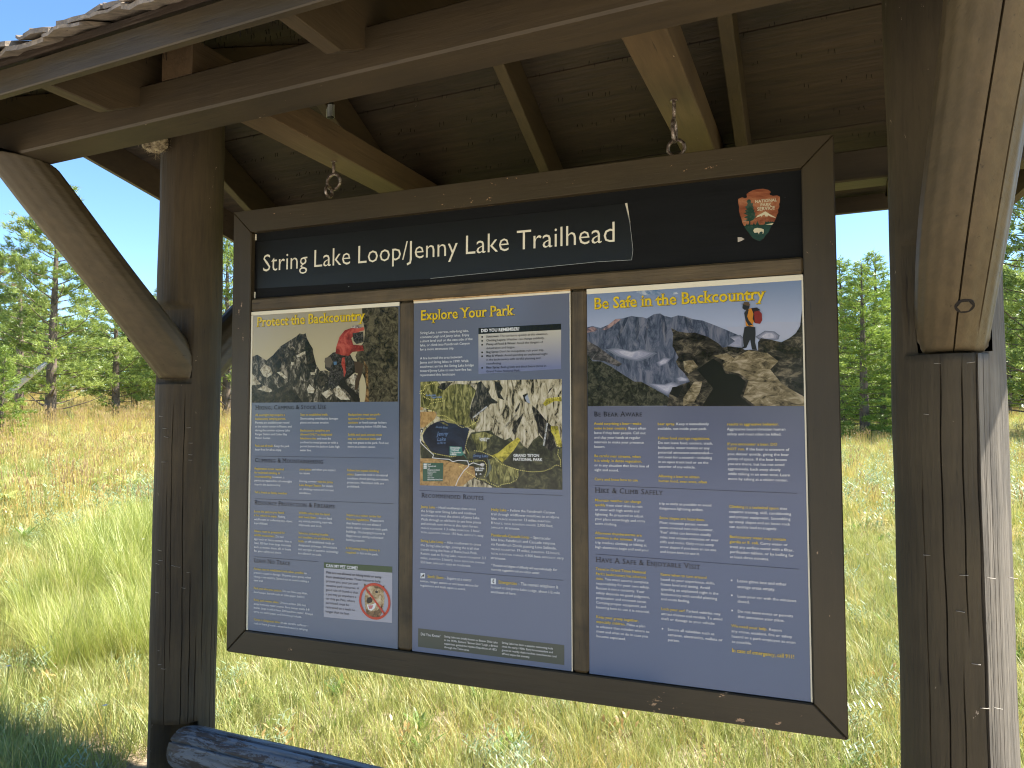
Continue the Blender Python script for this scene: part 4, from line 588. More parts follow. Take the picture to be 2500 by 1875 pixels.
EMF = [(1926.4,1459.0),(1937.5,1457.5),(1946.4,1451.4),(1937.4,1446.5),(1926.5,1443.6)]
HS = [(82.8,1609.8),(1579.8,1602.1),(1594.3,1539.6),(1603.6,1447.8),(1599.1,1414.9),(1485.9,1418.0),(873.7,1407.0),(83.8,1423.1)]
H0 = (128.0,1488.3)
H1 = (1550.0,1479.3)

DOG = (661.5, 249.4)
PRINT = {'y': (.66, .47, .02), 'w': (.80, .80, .78), 'd': (.012, .012, .018)}
COAT = .35
def pmat(name, c, noise=None, warp=0):
    m, t, b = nt(name); b.inputs['Roughness'].default_value = .13; b.inputs['Specular IOR Level'].default_value = .35
    if noise:
        tc = N(t, 'ShaderNodeTexCoord'); mp = N(t, 'ShaderNodeMapping'); mp.inputs['Scale'].default_value = noise[3] if len(noise) > 3 else (1, 1, 1)
        mp.inputs['Rotation'].default_value = noise[4] if len(noise) > 4 else (0, 0, 0)
        n = N(t, 'ShaderNodeTexNoise', Scale=noise[0], Detail=9, Roughness=.72, Distortion=.8); t.links.new(tc.outputs['Object'], mp.inputs['Vector']); t.links.new(mp.outputs[0], n.inputs['Vector'])
        st = noise[5] if len(noise) > 5 else (.40, .5, .60)
        r = ramp(t, n.outputs[0], [(st[0], noise[1]), (st[1], c), (st[2], noise[2])]); t.links.new(r.outputs[0], b.inputs['Base Color'])
    else: b.inputs['Base Color'].default_value = (*c, 1)
    return m
def grad(name, c0, c1, z0, z1, mid=None):
    """print whose colour shifts from the bottom to the top of the sheet"""
    m, t, b = nt(name); b.inputs['Roughness'].default_value = .13
    tc = N(t, 'ShaderNodeTexCoord'); sp = N(t, 'ShaderNodeSeparateXYZ'); t.links.new(tc.outputs['Object'], sp.inputs[0])
    mr = N(t, 'ShaderNodeMapRange'); mr.inputs[1].default_value = z0; mr.inputs[2].default_value = z1; t.links.new(sp.outputs[2], mr.inputs[0])
    r = ramp(t, mr.outputs[0], [(0, c0), (1, c1)] if not mid else [(0, c0), (.5, mid), (1, c1)]); t.links.new(r.outputs[0], b.inputs['Base Color'])
    return m
PM = dict(cloud_a=pmat('print_cloud_edge', (.13, .145, .19)), cloud_b=pmat('print_cloud_fringe', (.19, .20, .26)), cloud_c=pmat('print_cloud_body', (.27, .275, .345)),
    photo_dusk=grad('print_dusk_sky', (.44, .37, .22), (.25, .22, .15), 1.05, 1.31),
    rock_far=pmat('print_far_rock', (.050, .042, .028), (34, (.010, .008, .006), (.34, .29, .21), (1.6, 1, .8), (0, .5, 0), (.42, .53, .62))),
    snow=pmat('print_snow', (.42, .36, .24), (60, (.14, .11, .07), (.55, .5, .38))),
    rock_dark=pmat('print_dark_rock', (.018, .015, .010), (40, (.005, .005, .004), (.07, .055, .035))),
    rock_wall=pmat('print_rock_wall', (.045, .036, .020), (45, (.006, .005, .003), (.12, .10, .055))),
    rock_stain=pmat('print_rock_stain', (.13, .065, .02), (50, (.03, .02, .01), (.28, .16, .06))),
    skin_dark=pmat('print_leg', (.055, .032, .018)), trouser=pmat('print_black_trousers', (.012, .009, .007)),
    harness=pmat('print_harness', (.020, .016, .014), (120, (.006, .005, .005), (.09, .08, .07))), pack_grey=pmat('print_grey_pouch', (.11, .09, .065)),
    shirt_red=pmat('print_red_shirt', (.34, .045, .032), (16, (.15, .012, .010), (.46, .09, .06))), helmet=pmat('print_helmet', (.25, .2, .17), (90, (.05, .03, .03), (.5, .45, .4))),
    blue_bit=pmat('print_blue_gear', (.08, .16, .26)), green_bar=pmat('print_green_bar', (.035, .075, .03)), pale_box=pmat('print_pale_box', (.36, .36, .40)),
    dog_tan=pmat('print_dog_tan', (.46, .33, .17), (50, (.25, .15, .06), (.62, .5, .33))), dog_brown=pmat('print_dog_brown', (.16, .085, .035), (70, (.05, .03, .015), (.3, .17, .08))),
    black=pmat('print_black', (.008, .008, .008)), white=pmat('print_white', (.75, .75, .7)), tongue=pmat('print_tongue', (.55, .18, .18)), no_red=pmat('print_red_ring', (.50, .045, .02)),
    map_rock=pmat('print_map_rock', (.36, .31, .19), (21, (.008, .008, .007), (.60, .54, .40), (2.6, 1, .8), (0, .5, 0), (.41, .48, .60))),
    map_green=pmat('print_map_green', (.13, .125, .035), (30, (.02, .025, .010), (.36, .33, .12), (2.4, 1, .8), (0, -.6, 0))),
    map_forest=pmat('print_map_forest', (.035, .040, .022), (30, (.010, .013, .009), (.17, .16, .07), (1, 1, 1), (0, 0, 0), (.4, .52, .7))),
    map_dark=pmat('print_map_dark', (.010, .011, .012), (45, (.004, .005, .008), (.25, .22, .16), (2.2, 1, .8), (0, .8, 0), (.4, .5, .72))),
    map_snow=pmat('print_map_snow', (.30, .34, .40)), map_yellow=pmat('print_map_yellow', (.40, .34, .04), (40, (.12, .11, .02), (.6, .5, .08))),
    map_field=pmat('print_map_field', (.40, .24, .085), (50, (.22, .13, .05), (.5, .31, .12))), lake=pmat('print_lake', (.012, .020, .040), (6, (.006, .010, .022), (.02, .035, .07))),
    lake_pale=pmat('print_river', (.10, .12, .10)), teal=pmat('print_teal_flag', (.05, .20, .16)), legend_green=pmat('print_legend', (.035, .10, .065)), map_pale=pmat('print_road', (.5, .47, .45)),
    cream_box=grad('print_cream_box', (.16, .18, .30), (.50, .46, .36), .985, 1.12), dyk_green=pmat('print_band_green', (.055, .070, .055)), icon_white=pmat('print_icon', (.62, .64, .64)),
    photo_sky=grad('print_mountain_sky', (.34, .38, .50), (.035, .10, .22), 1.10, 1.31), cloud_soft=pmat('print_thin_cloud', (.24, .30, .40), (20, (.10, .17, .28), (.45, .48, .52))),
    far_hills=grad('print_far_hills', (.36, .38, .48), (.12, .17, .30), 1.10, 1.17), mount_blue=pmat('print_mountain', (.085, .10, .145), (26, (.035, .045, .075), (.16, .165, .21), (1.6, 1, .5))),
    mount_pink=pmat('print_sunlit_ridge', (.22, .14, .14), (34, (.09, .07, .09), (.36, .24, .22))), mount_shadow=pmat('print_mountain_face', (.045, .055, .085), (30, (.02, .028, .05), (.15, .15, .18), (1.6, 1, .5))),
    cloud=pmat('print_cloud', (.36, .36, .43), (14, (.24, .25, .33), (.50, .48, .53))), forest_slope=pmat('print_forest_slope', (.022, .024, .015), (60, (.006, .007, .005), (.075, .07, .045))),
    far_rock=pmat('print_grey_slope', (.06, .055, .055), (40, (.02, .02, .022), (.16, .14, .13))), rock_fg=pmat('print_near_rock', (.035, .030, .024), (22, (.006, .005, .005), (.22, .18, .12), (1, 1, 1.6), (0, .5, 0), (.40, .52, .68))),
    rock_lit=pmat('print_lit_rock', (.19, .15, .085), (24, (.018, .014, .010), (.42, .35, .24), (1, 1, 2.2), (0, .6, 0), (.36, .52, .66))),
    trouser2=pmat('print_dark_clothes', (.022, .022, .024)), shirt_orange=pmat('print_orange_shirt', (.50, .20, .02)), pack_red=pmat('print_red_pack', (.20, .02, .015)),
    pack_black=pmat('print_black_pack', (.02, .012, .012)), hat_tan=pmat('print_hat', (.10, .065, .04)))
TEXM = {k: pmat('ink_' + n, c) for k, n, c in (('y', 'yellow', PRINT['y']), ('w', 'white', PRINT['w']), ('d', 'black', PRINT['d']))}
TEXM['y2'] = pmat('ink_trail', (.80, .72, .22))
TEXM['l'] = pmat('ink_lake_blue', (.16, .26, .46)); TEXM['c'] = pmat('ink_cream', (.78, .72, .56))
TEXM['s'] = pmat('ink_title_shadow', (.05, .04, .015))
POST = PR_Y = .010
def poster_obj(name, x0, x1, z0, z1, facemat, label):
    P_ = empty(name, B.matrix_basis @ Vector((x0, 0, z0)), DB); tag(P_, label, 'poster')
    return P_, x0, z0
def flat(name, V, F, mat, par, org, y):
    """print lies on the poster: mm board coords -> poster local metres"""
    return mesh_obj(name, [(a / 1000 - org[0], y, b / 1000 - org[1]) for a, b in V], F, mat, par)
def ngon_faces(pts): return pts, [tuple(range(len(pts)))]
def stroke(pts, wd, dash=None):
    V = []; F = []
    P_ = [Vector(p) for p in pts]; acc = 0
    for a, b in zip(P_, P_[1:]):
        L = (b - a).length
        if L < 1e-6: continue
        d = (b - a) / L; n = Vector((-d.y, d.x)) * wd / 2; s = 0
        if dash:
            s = (-acc) % dash
            while s < L:
                c = a + d * s; k = len(V); q = wd * .5
                V += [tuple(c + Vector((math.cos(t * 1.0472), math.sin(t * 1.0472))) * q) for t in range(6)]; F.append(tuple(range(k, k + 6))); s += dash
            acc += L
        else:
            k = len(V); V += [tuple(a - n), tuple(b - n), tuple(b + n), tuple(a + n)]; F.append((k, k + 1, k + 2, k + 3))
    return V, F
BLUE = [grad('print_blue_left', (.090, .130, .195), (.115, .128, .165), .1, 1.3, (.105, .135, .195)), grad('print_blue_centre', (.090, .125, .205), (.122, .126, .165), .1, 1.3, (.100, .128, .200)), grad('print_blue_right', (.060, .100, .190), (.118, .118, .160), .1, 1.0, (.082, .108, .190))]  # reflected lilac haze partly put into the blue, greyer towards the top
SPECS = [('poster', .0897, .7555, .0905, 1.3275, 'blue poster headed Protect the Backcountry with a climber photo, leftmost in the board'),
         ('poster', .8135, 1.3975, .0905, 1.3255, 'blue poster headed Explore Your Park with the aerial trail map, centre of the board'),
         ('poster', 1.4525, 2.1095, .0905, 1.3275, 'blue poster headed Be Safe in the Backcountry with a hiker on a crag')]
from mathutils.geometry import tessellate_polygon
def tess(pts):
    F = [tuple(f) for f in tessellate_polygon([[Vector((a, b, 0)) for a, b in pts]])]
    out = []
    for f in F:                                    # all facing -y
        (x0, y0), (x1, y1), (x2, y2) = [pts[i] for i in f]
        out.append(f if (x1 - x0) * (y2 - y0) - (x2 - x0) * (y1 - y0) > 0 else f[::-1])
    return out
PNAME = dict(photo_dusk='picture_sky', photo_sky='picture_sky', rock_far='picture_mountain', mount_blue='picture_mountain', snow='picture_snow', rock_wall='picture_rock_wall', shirt_red='picture_shirt', shirt_orange='picture_shirt', rock_fg='picture_rock', rock_lit='picture_rock', map_rock='picture_map', lake='picture_lake', cloud='picture_cloud', cloud_soft='picture_cloud', forest_slope='picture_forest', pack_red='picture_backpack', dog_tan='picture_dog', map_green='picture_hillside', map_forest='picture_forest', map_dark='picture_ridge_shade', map_field='picture_field', legend_green='map_legend', teal='map_flag', black='black_patch', cream_box='tip_box', pale_box='pet_box', green_bar='pet_box_heading', dyk_green='fact_band')
white = plain('white_plastic_edge', (.72, .66, .50), .45); tan = plain('bare_pine_strip', (.48, .30, .13), .7, 0, (30, (.25, .14, .05), (.6, .4, .2)))
NSIZE = {0: (17.0 / 1.26), 1: 13.2, 2: 15.5}
for pi, (nm, x0, x1, z0, z1, lab) in enumerate(SPECS):
    P_ = empty(nm, (B.matrix_basis if False else Matrix.Translation(B.location) @ Matrix.Rotation(DB, 4, 'Z')) @ Vector((x0, 0, z0)), DB)
    tag(P_, lab, 'poster'); org = (x0, z0)
    prism('sheet', [(0, 0), (x1 - x0, 0), (x1 - x0, z1 - z0), (0, z1 - z0)], 'y', POST, POST + .006, BLUE[pi], P_, 0)
    # white plastic edging that shows round the sheet
    tp = (.014, .007, .017)[pi]
    box('edge_strip', (0, x1 - x0), (POST - .003, POST + .004), (z1 - z0 - tp, z1 - z0), white, P_, .001)
    if pi == 0: box('edge_strip', (0, .0075), (POST - .003, POST + .004), (0, z1 - z0 - tp - .0005), white, P_, .001)
    if pi == 1: box('edge_strip', (x1 - x0 - .0035, x1 - x0), (POST - .002, POST + .004), (0, z1 - z0 - tp - .0005), white, P_, .0008)
    if pi == 2: box('edge_strip', (x1 - x0 - .005, x1 - x0), (POST - .003, POST + .004), (0, z1 - z0 - tp - .0005), white, P_, .001)
    ey = lambda l: POST - .00025 * (l + 1)
    cnt_ = 0
    # pictures: one object for each ink, layered a quarter of a millimetre apart
    for (p_, l, mk, pts) in PG:
        if p_ != pi: continue
        pts = [(min(max(a, x0 * 1000 + 1), x1 * 1000 - 5), b) for a, b in pts]
        cnt_ += 1; yy = ey(l) - 1e-5 * (cnt_ % 20)
        if mk == 'cloud':
            mx_ = sum(a for a, b in pts) / len(pts); mz_ = sum(b for a, b in pts) / len(pts)
            for q_, (sc_, cl_) in enumerate(((1.0, 'cloud_a'), (.86, 'cloud_b'), (.70, 'cloud_c'), (.52, 'cloud'))):
                p2 = [(mx_ + (a - mx_) * sc_, mz_ + (b - mz_) * sc_) for a, b in pts]
                mesh_obj('picture_cloud', [(a / 1000 - org[0], yy - q_ * 2e-5, b / 1000 - org[1]) for a, b in p2], tess(p2), PM[cl_], P_)
            continue
        mesh_obj(PNAME.get(mk, 'picture_patch'), [(a / 1000 - org[0], yy, b / 1000 - org[1]) for a, b in pts], tess(pts), PM[mk], P_)
    pr = Pr()
    for (p_, style, xa, za, xb, zb, ri_, rw, txt) in T:
        if p_ != pi: continue
        L = txt.split('|'); n = len(L); nat = width(L[ri_], style)
        pitch = abs(za - zb) / max(1, n - 1) if n > 1 else 0
        if n > 1: size = pitch / (1.2 if style in ('s', 'i') else 1.27); sx = max(.62, min(1.05, rw / (nat * size)))
        else: sx = {'t': .92, 'h': 1.0, 'w': .95, 's': .88}.get(style, .86); size = rw / (nat * sx)
        for i, s in enumerate(L):
            if not s: continue
            f = i / max(1, n - 1); X = xa + (xb - xa) * f; Z = za + (zb - za) * f
            if style == 't': put(pr, s, style, X + .9, Z - .9, size, sx, key='s', layer=-1)
            put(pr, s, style, X, Z, size, sx)
    for (p_, a, b, c, d) in RL:
        if p_ == pi: pr.add(('d', 0), *stroke([(a, b), (c, d)], .9))
    if pi == 2:
        for (a, b) in BUL: pr.add(('w', 0), [(a + 2.4 * math.cos(t), b + 2.4 * math.sin(t)) for t in [k * .785 for k in range(8)]], [tuple(range(8))])
    if pi == 1:
        for s_ in TR: V, F = stroke(s_, 3.4, 7.0); pr.add(('y2', 0), V, F)
        V, F = stroke([(840.5 + 10, 1010)], 1); 
        for s_ in RD: V, F = stroke(s_, 2.2); pr.add(('w', 1), V, F)
        for (a, b, c, d, s_, ck, st) in MT:
            style = 'ii' if st == 'i' else 'w'; nat = width(s_, style); Lm = math.hypot(c - a, d - b); sz = Lm / nat / .95
            put(pr, s_, style, a, b, sz, .95, ((c - a) / Lm, (d - b) / Lm), key=ck, layer=2)
    if pi == 0:
        # red ring and bar over the dog
        cx0, cz0 = DOG
        a0 = [(cx0 + 65 * math.cos(k * .1309), cz0 + 65 * math.sin(k * .1309)) for k in range(48)] + [(cx0 + 56 * math.cos(k * .1309), cz0 + 56 * math.sin(k * .1309)) for k in range(48)]
        flat('forbidding_ring', a0, [(k, (k + 1) % 48, 48 + (k + 1) % 48, 48 + k) for k in range(48)], PM['no_red'], P_, org, ey(8))
        V, F = stroke([(cx0 - 36, cz0 + 42), (cx0 + 42, cz0 - 42)], 7); flat('forbidding_bar', V, F, PM['no_red'], P_, org, ey(8))
    NM = {'y': 'yellow_lettering', 'w': 'white_lettering', 'd': 'black_lettering', 'l': 'blue_lettering', 's': 'title_shadow', 'y2': 'dotted_trail'}
    for (k, lay), (V, F) in pr.d.items():
        tag(flat(NM[k], V, F, TEXM[k], P_, org, ey(9 + lay)), kind='stuff')
# wood strip above the centre poster
box('filler_strip', (.8135, 1.3975), (.005, .045), (1.3256, 1.3299), tan, B, 0)
# header: black panel, peeling name strip, arrowhead
BLK = wood('black_panel', (.0050, .0055, .0060), XA, var=.3, bump=.12, rough=.6, dark=.7, chips=.035, chipc=(.35, .38, .38)); BLK.node_tree.nodes['Principled BSDF'].inputs['Specular IOR Level'].default_value = .18
hp = box('header_panel', (FW - .012, BW - FW + .012), (.025, .035), (1.370, BH - FW + .012), BLK, B, 0)
stripm = plain('black_vinyl', (.0035, .0035, .0038), .35)
hs = HS
mesh_obj('name_strip', [(a / 1000, .0235 + (-.001 if i in (1, 2) else 0), b / 1000) for i, (a, b) in enumerate(hs)], [tuple(range(len(hs)))], stripm, hp)
V, F = stroke([hs[1], hs[2], hs[3], hs[4], hs[5], hs[6]], 1.3)
mesh_obj('strip_edge', [(a / 1000, .0222, b / 1000) for a, b in V], F, plain('pale_vinyl_edge', (.32, .34, .32), .5), hp)
mesh_obj('peeled_corner', [(a / 1000, .0218, b / 1000) for a, b in [hs[1], (hs[1][0] + 7, hs[1][1] + 1), (hs[2][0] - 1, hs[2][1] + 14), (hs[2][0] + 4, hs[2][1] - 8)]], [(0, 1, 2, 3)], plain('vinyl_back', (.6, .55, .42), .5), hp)
for (a, b, c, d) in ((89.5, 1618, 96, 1645 - 3), (89.5, 1384, 95, 1410)):
    box('white_tab', (a / 1000, c / 1000), (.021, .026), (b / 1000, d / 1000), white, hp, .001)
pr = Pr(); s_ = 'String Lake Loop/Jenny Lake Trailhead'; nat = width(s_, 'L'); Lm = H1[0] - H0[0]; sz = Lm / nat / .94
put(pr, s_, 'L', H0[0], H0[1], sz, .94, (1, (H1[1] - H0[1]) / Lm), key='c')
V, F = pr.d[('c', 0)]; tag(mesh_obj('name_lettering', [(a / 1000, .0220, b / 1000) for a, b in V], F, TEXM['c'], hp), kind='stuff')
EMM = dict(nps_brown=pmat('emblem_brown', (.30, .105, .05), (9, (.20, .06, .03), (.40, .18, .09), (1, 1, 2))), nps_green=pmat('emblem_green', (.022, .055, .038), (12, (.018, .045, .03), (.07, .10, .075))), nps_cream=pmat('emblem_cream', (.62, .56, .38)))
EV = []; EF = []; EI = []; mats = list(EMM.values()); keys = list(EMM)
for l, mk, pts in EM:
    b0 = len(EV); EV += [(a / 1000, .0242 - l * .0005, b / 1000) for a, b in pts]
    for f in tess(pts): EF.append(tuple(b0 + i for i in f)); EI.append(keys.index(mk))
# lobed foliage round the sequoia on the emblem
R = random.Random(3); tx0, tz0 = EM[1][2][0]
em_ = mesh_obj('arrowhead_emblem', EV, EF, mats, hp, mi=EI)
pr = Pr()
for s_, a, b, c, d in EMT:
    nat = width(s_, 'w'); Lm = math.hypot(c - a, d - b); put(pr, s_, 'w', a, b, Lm / nat / .98, .98, ((c - a) / Lm, (d - b) / Lm), key='c')
V, F = pr.d[('c', 0)]; tag(mesh_obj('emblem_lettering', [(a / 1000, .0215, b / 1000) for a, b in V], F, EMM['nps_cream'], hp), kind='stuff')
mesh_obj('torn_paper', [(a / 1000, .0235, b / 1000) for a, b in EMF], [tuple(range(len(EMF)))], plain('torn_paper', (.45, .40, .34), .8), hp)

# ------------------------------------------------------------------ vegetation
def leafm(name, stops, trans=.45, rough=.6, inst=True, attr=None):
    m = bpy.data.materials.new(name); m.use_nodes = True; t = m.node_tree; t.nodes.clear()
    o = N(t, 'ShaderNodeOutputMaterial'); d = N(t, 'ShaderNodeBsdfDiffuse'); tr = N(t, 'ShaderNodeBsdfTranslucent'); g_ = N(t, 'ShaderNodeBsdfGlossy', Roughness=.45); mx = N(t, 'ShaderNodeMixShader'); mx.inputs[0].default_value = trans; m2 = N(t, 'ShaderNodeMixShader'); m2.inputs[0].default_value = .045
    if attr: a = N(t, 'ShaderNodeAttribute', attribute_name=attr); src = a.outputs['Fac']
    else:
        a = N(t, 'ShaderNodeObjectInfo'); a2 = N(t, 'ShaderNodeAttribute', attribute_name='tint')
        k1 = N(t, 'ShaderNodeMath', operation='MULTIPLY'); k1.inputs[1].default_value = .42; t.links.new(a.outputs['Random'], k1.inputs[0])
        k2 = N(t, 'ShaderNodeMath', operation='MULTIPLY_ADD'); k2.inputs[1].default_value = .58; t.links.new(a2.outputs['Fac'], k2.inputs[0]); t.links.new(k1.outputs[0], k2.inputs[2]); src = k2.outputs[0]
    r = ramp(t, src, stops)
    for s_ in (d, tr): t.links.new(r.outputs[0], s_.inputs['Color'])
    t.links.new(d.outputs[0], mx.inputs[1]); t.links.new(tr.outputs[0], mx.inputs[2]); t.links.new(mx.outputs[0], m2.inputs[1]); t.links.new(g_.outputs[0], m2.inputs[2]); t.links.new(m2.outputs[0], o.inputs[0])
    return m
LM = dict(
    bunch=leafm('bunchgrass_green', [(0, (.20, .26, .05)), (.35, (.36, .42, .085)), (.65, (.48, .50, .12)), (1, (.66, .60, .26))], .45),
    short=leafm('meadow_grass', [(0, (.15, .21, .05)), (.4, (.33, .37, .09)), (.75, (.48, .46, .15)), (1, (.62, .55, .27))], .4),
    straw=leafm('straw_grass', [(0, (.44, .38, .09)), (.6, (.58, .46, .13)), (1, (.60, .38, .10))], .4),
    seed=leafm('seed_heads', [(0, (.48, .33, .15)), (1, (.60, .46, .24))], .3),
    sage=leafm('sage_leaf', [(0, (.18, .27, .12)), (1, (.33, .40, .24))], .25),
    broad=leafm('broad_leaf', [(0, (.10, .20, .035)), (.6, (.20, .33, .06)), (1, (.42, .44, .12))], .4),
    rust=leafm('rust_weed', [(0, (.42, .25, .08)), (1, (.50, .38, .14))], .3),
    mule=leafm('mules_ear_leaf', [(0, (.42, .50, .12)), (1, (.62, .60, .30))], .35),
    white=leafm('white_petal', [(0, (.7, .7, .66)), (1, (.75, .74, .7))], .3), purple=leafm('purple_petal', [(0, (.30, .24, .5)), (1, (.45, .38, .62))], .3),
    twig=leafm('dry_twig', [(0, (.20, .14, .09)), (1, (.34, .26, .18))], 0))
def blade(V, F, x, y, z, h, wd, az, lean, bend, n=3, tip=True):
    dx, dy = math.cos(az), math.sin(az); sx, sy = -dy * wd / 2, dx * wd / 2; b = len(V)
    for i in range(n + 1):
        t = i / n; L = h * t; off = lean * L + bend * h * t * t; zz = z + L * (1 - .35 * min(1.5, abs(bend)) * t * t); w_ = (1 - t) ** .7 if tip else 1
        V.append((x + dx * off - sx * w_, y + dy * off - sy * w_, zz)); V.append((x + dx * off + sx * w_, y + dy * off + sy * w_, zz))
    for i in range(n): F.append((b + 2 * i, b + 2 * i + 1, b + 2 * i + 3, b + 2 * i + 2))
def leaf(V, F, p, d, up, L, wd, droop=.3, n=4):
    d = d.normalized(); s = d.cross(up).normalized(); b = len(V)
    for i in range(n + 1):
        t = i / n; w_ = wd * math.sin(math.pi * (.08 + .92 * t) ** .8) * .5; c = p + d * L * t + Vector((0, 0, -droop * L * t * t))
        V.append(c - s * w_); V.append(c + s * w_ )
    for i in range(n): F.append((b + 2 * i, b + 2 * i + 1, b + 2 * i + 3, b + 2 * i + 2))
def src(name, V, F, mats, mi=None, grp=3):
    me = bpy.data.meshes.new(name); me.from_pydata([tuple(v) for v in V], [], F)
    Rt = random.Random(len(V)); nb_ = len(F) // grp + 1; tv = [Rt.random() for _ in range(nb_)]
    me.attributes.new('tint', 'FLOAT', 'FACE').data.foreach_set('value', [tv[i // grp] for i in range(len(F))])
    for m in mats: me.materials.append(m)
    if mi: me.polygons.foreach_set('material_index', mi)
    me.update(); return bpy.data.objects.new(name, me)
def make_sources():
    S = {}; R = random.Random(11)
    def clump(kind, nb, rad_, h, wd, lean, bend, mat, nseg=3):
        L = []
        for v in range(3):
            V = []; F = []
            for _ in range(nb):
                q = rad_ * math.sqrt(R.random()); a = R.uniform(0, 6.28); hh = h * R.uniform(.45, 1.1)
                az = a + R.uniform(-.8, .8)
                blade(V, F, q * math.cos(a), q * math.sin(a), -.02, hh, wd * R.uniform(.6, 1.2), az, lean * R.uniform(.2, 1.2), bend * R.uniform(.1, 1.3), nseg)
            L.append(src(kind, V, F, [mat], None, nseg))
        S[kind] = L
    clump('bunchgrass', 95, .10, .62, .0046, .26, .42, LM['bunch'], 4)
    clump('meadow_grass', 60, .095, .17, .0045, .3, .5, LM['short'])
    clump('straw_grass', 34, .10, .30, .0038, .3, .35, LM['straw'])
    # tall stems with seed heads
    L = []
    for v in range(3):
        V = []; F = []; mi = []
        for _ in range(16):
            q = .2 * math.sqrt(R.random()); a = R.uniform(0, 6.28); x, y = q * math.cos(a), q * math.sin(a); h = R.uniform(.4, .75); az = R.uniform(0, 6.28); ln = R.uniform(0, .14)
            f0 = len(F); blade(V, F, x, y, 0, h, .0045, az, ln, .05, 3, False); mi += [0] * (len(F) - f0)
            f0 = len(F)
            for k in range(3):
                blade(V, F, x + math.cos(az) * ln * h, y + math.sin(az) * ln * h, h * .93, .09, .017, k * 2.1, .02, .08, 2); 
            mi += [1] * (len(F) - f0)
        L.append(src('seeding_grass', V, F, [LM['straw'], LM['seed']], mi))
    S['seeding_grass'] = L
    # sage: short stalks with many small divided leaves
    L = []
    for v in range(3):
        V = []; F = []
        for _ in range(9):
            a = R.uniform(0, 6.28); q = .07 * R.random(); p = Vector((q * math.cos(a), q * math.sin(a), 0)); h = R.uniform(.08, .2)
            for k in range(13):
                t = k / 13; aa = k * 2.4; d = Vector((math.cos(aa), math.sin(aa), .7)); leaf(V, F, p + Vector((math.cos(a) * .04 * t, math.sin(a) * .04 * t, h * t)), d, Vector((0, 0, 1)), R.uniform(.03, .05), .009, .1, 2)
        L.append(src('sage_plant', V, F, [LM['sage']]))
    S['sage_plant'] = L
    L = []
    for v in range(3):
        V = []; F = []
        for k in range(11):
            aa = k * 2.4 + R.uniform(-.3, .3); d = Vector((math.cos(aa), math.sin(aa), R.uniform(.9, 2.2))); leaf(V, F, Vector((0, 0, 0)), d, Vector((0, 0, 1)), R.uniform(.10, .19), R.uniform(.018, .032), .25, 4)
        L.append(src('broadleaf_weed', V, F, [LM['broad']]))
    S['broadleaf_weed'] = L
    L = []
    for v in range(3):
        V = []; F = []
        for _ in range(30):
            a = R.uniform(0, 6.28); q = .09 * R.random(); d = Vector((R.uniform(-1, 1), R.uniform(-1, 1), 1.2)); leaf(V, F, Vector((q * math.cos(a), q * math.sin(a), R.uniform(0, .14))), d, Vector((0, 0, 1)), .035, .014, .2, 2)
        L.append(src('rust_weed', V, F, [LM['rust']]))
    S['rust_weed'] = L
    for nm, mt_ in (('white_flower', 'white'), ('purple_flower', 'purple')):
        V = []; F = []; mi = []
        blade(V, F, 0, 0, 0, .24, .004, 0, .05, .02, 2, False); mi += [0] * len(F)
        for k in range(9):
            aa = k * .7; f0 = len(F); leaf(V, F, Vector((.012, 0, .24)), Vector((math.cos(aa), math.sin(aa), .35)), Vector((0, 0, 1)), .015, .009, .1, 2); mi += [1] * (len(F) - f0)
        S[nm] = [src(nm, V, F, [LM['short'], LM[mt_]], mi)]
    L = []
    for v in range(3):
        V = []; F = []
        bm = bmesh.new(); bmesh.ops.create_icosphere(bm, subdivisions=1, radius=.02)
        for vv in bm.verts: vv.co = Vector((vv.co.x * 1.3, vv.co.y, vv.co.z * .6)) * R.uniform(.75, 1.2)
        me = bpy.data.meshes.new('pebble'); bm.to_mesh(me); bm.free(); me.materials.append(PEB); me.polygons.foreach_set('use_smooth', [True] * len(me.polygons)); L.append(bpy.data.objects.new('pebble', me))
    S['pebble'] = L
    return S
PEB, t_, b_ = nt('pebble_grey'); oi = N(t_, 'ShaderNodeObjectInfo'); rr_ = ramp(t_, oi.outputs['Random'], [(0, (.28, .23, .17)), (.6, (.45, .40, .33)), (1, (.66, .63, .58))]); t_.links.new(rr_.outputs[0], b_.inputs['Base Color']); b_.inputs['Roughness'].default_value = .9
SRC = make_sources()
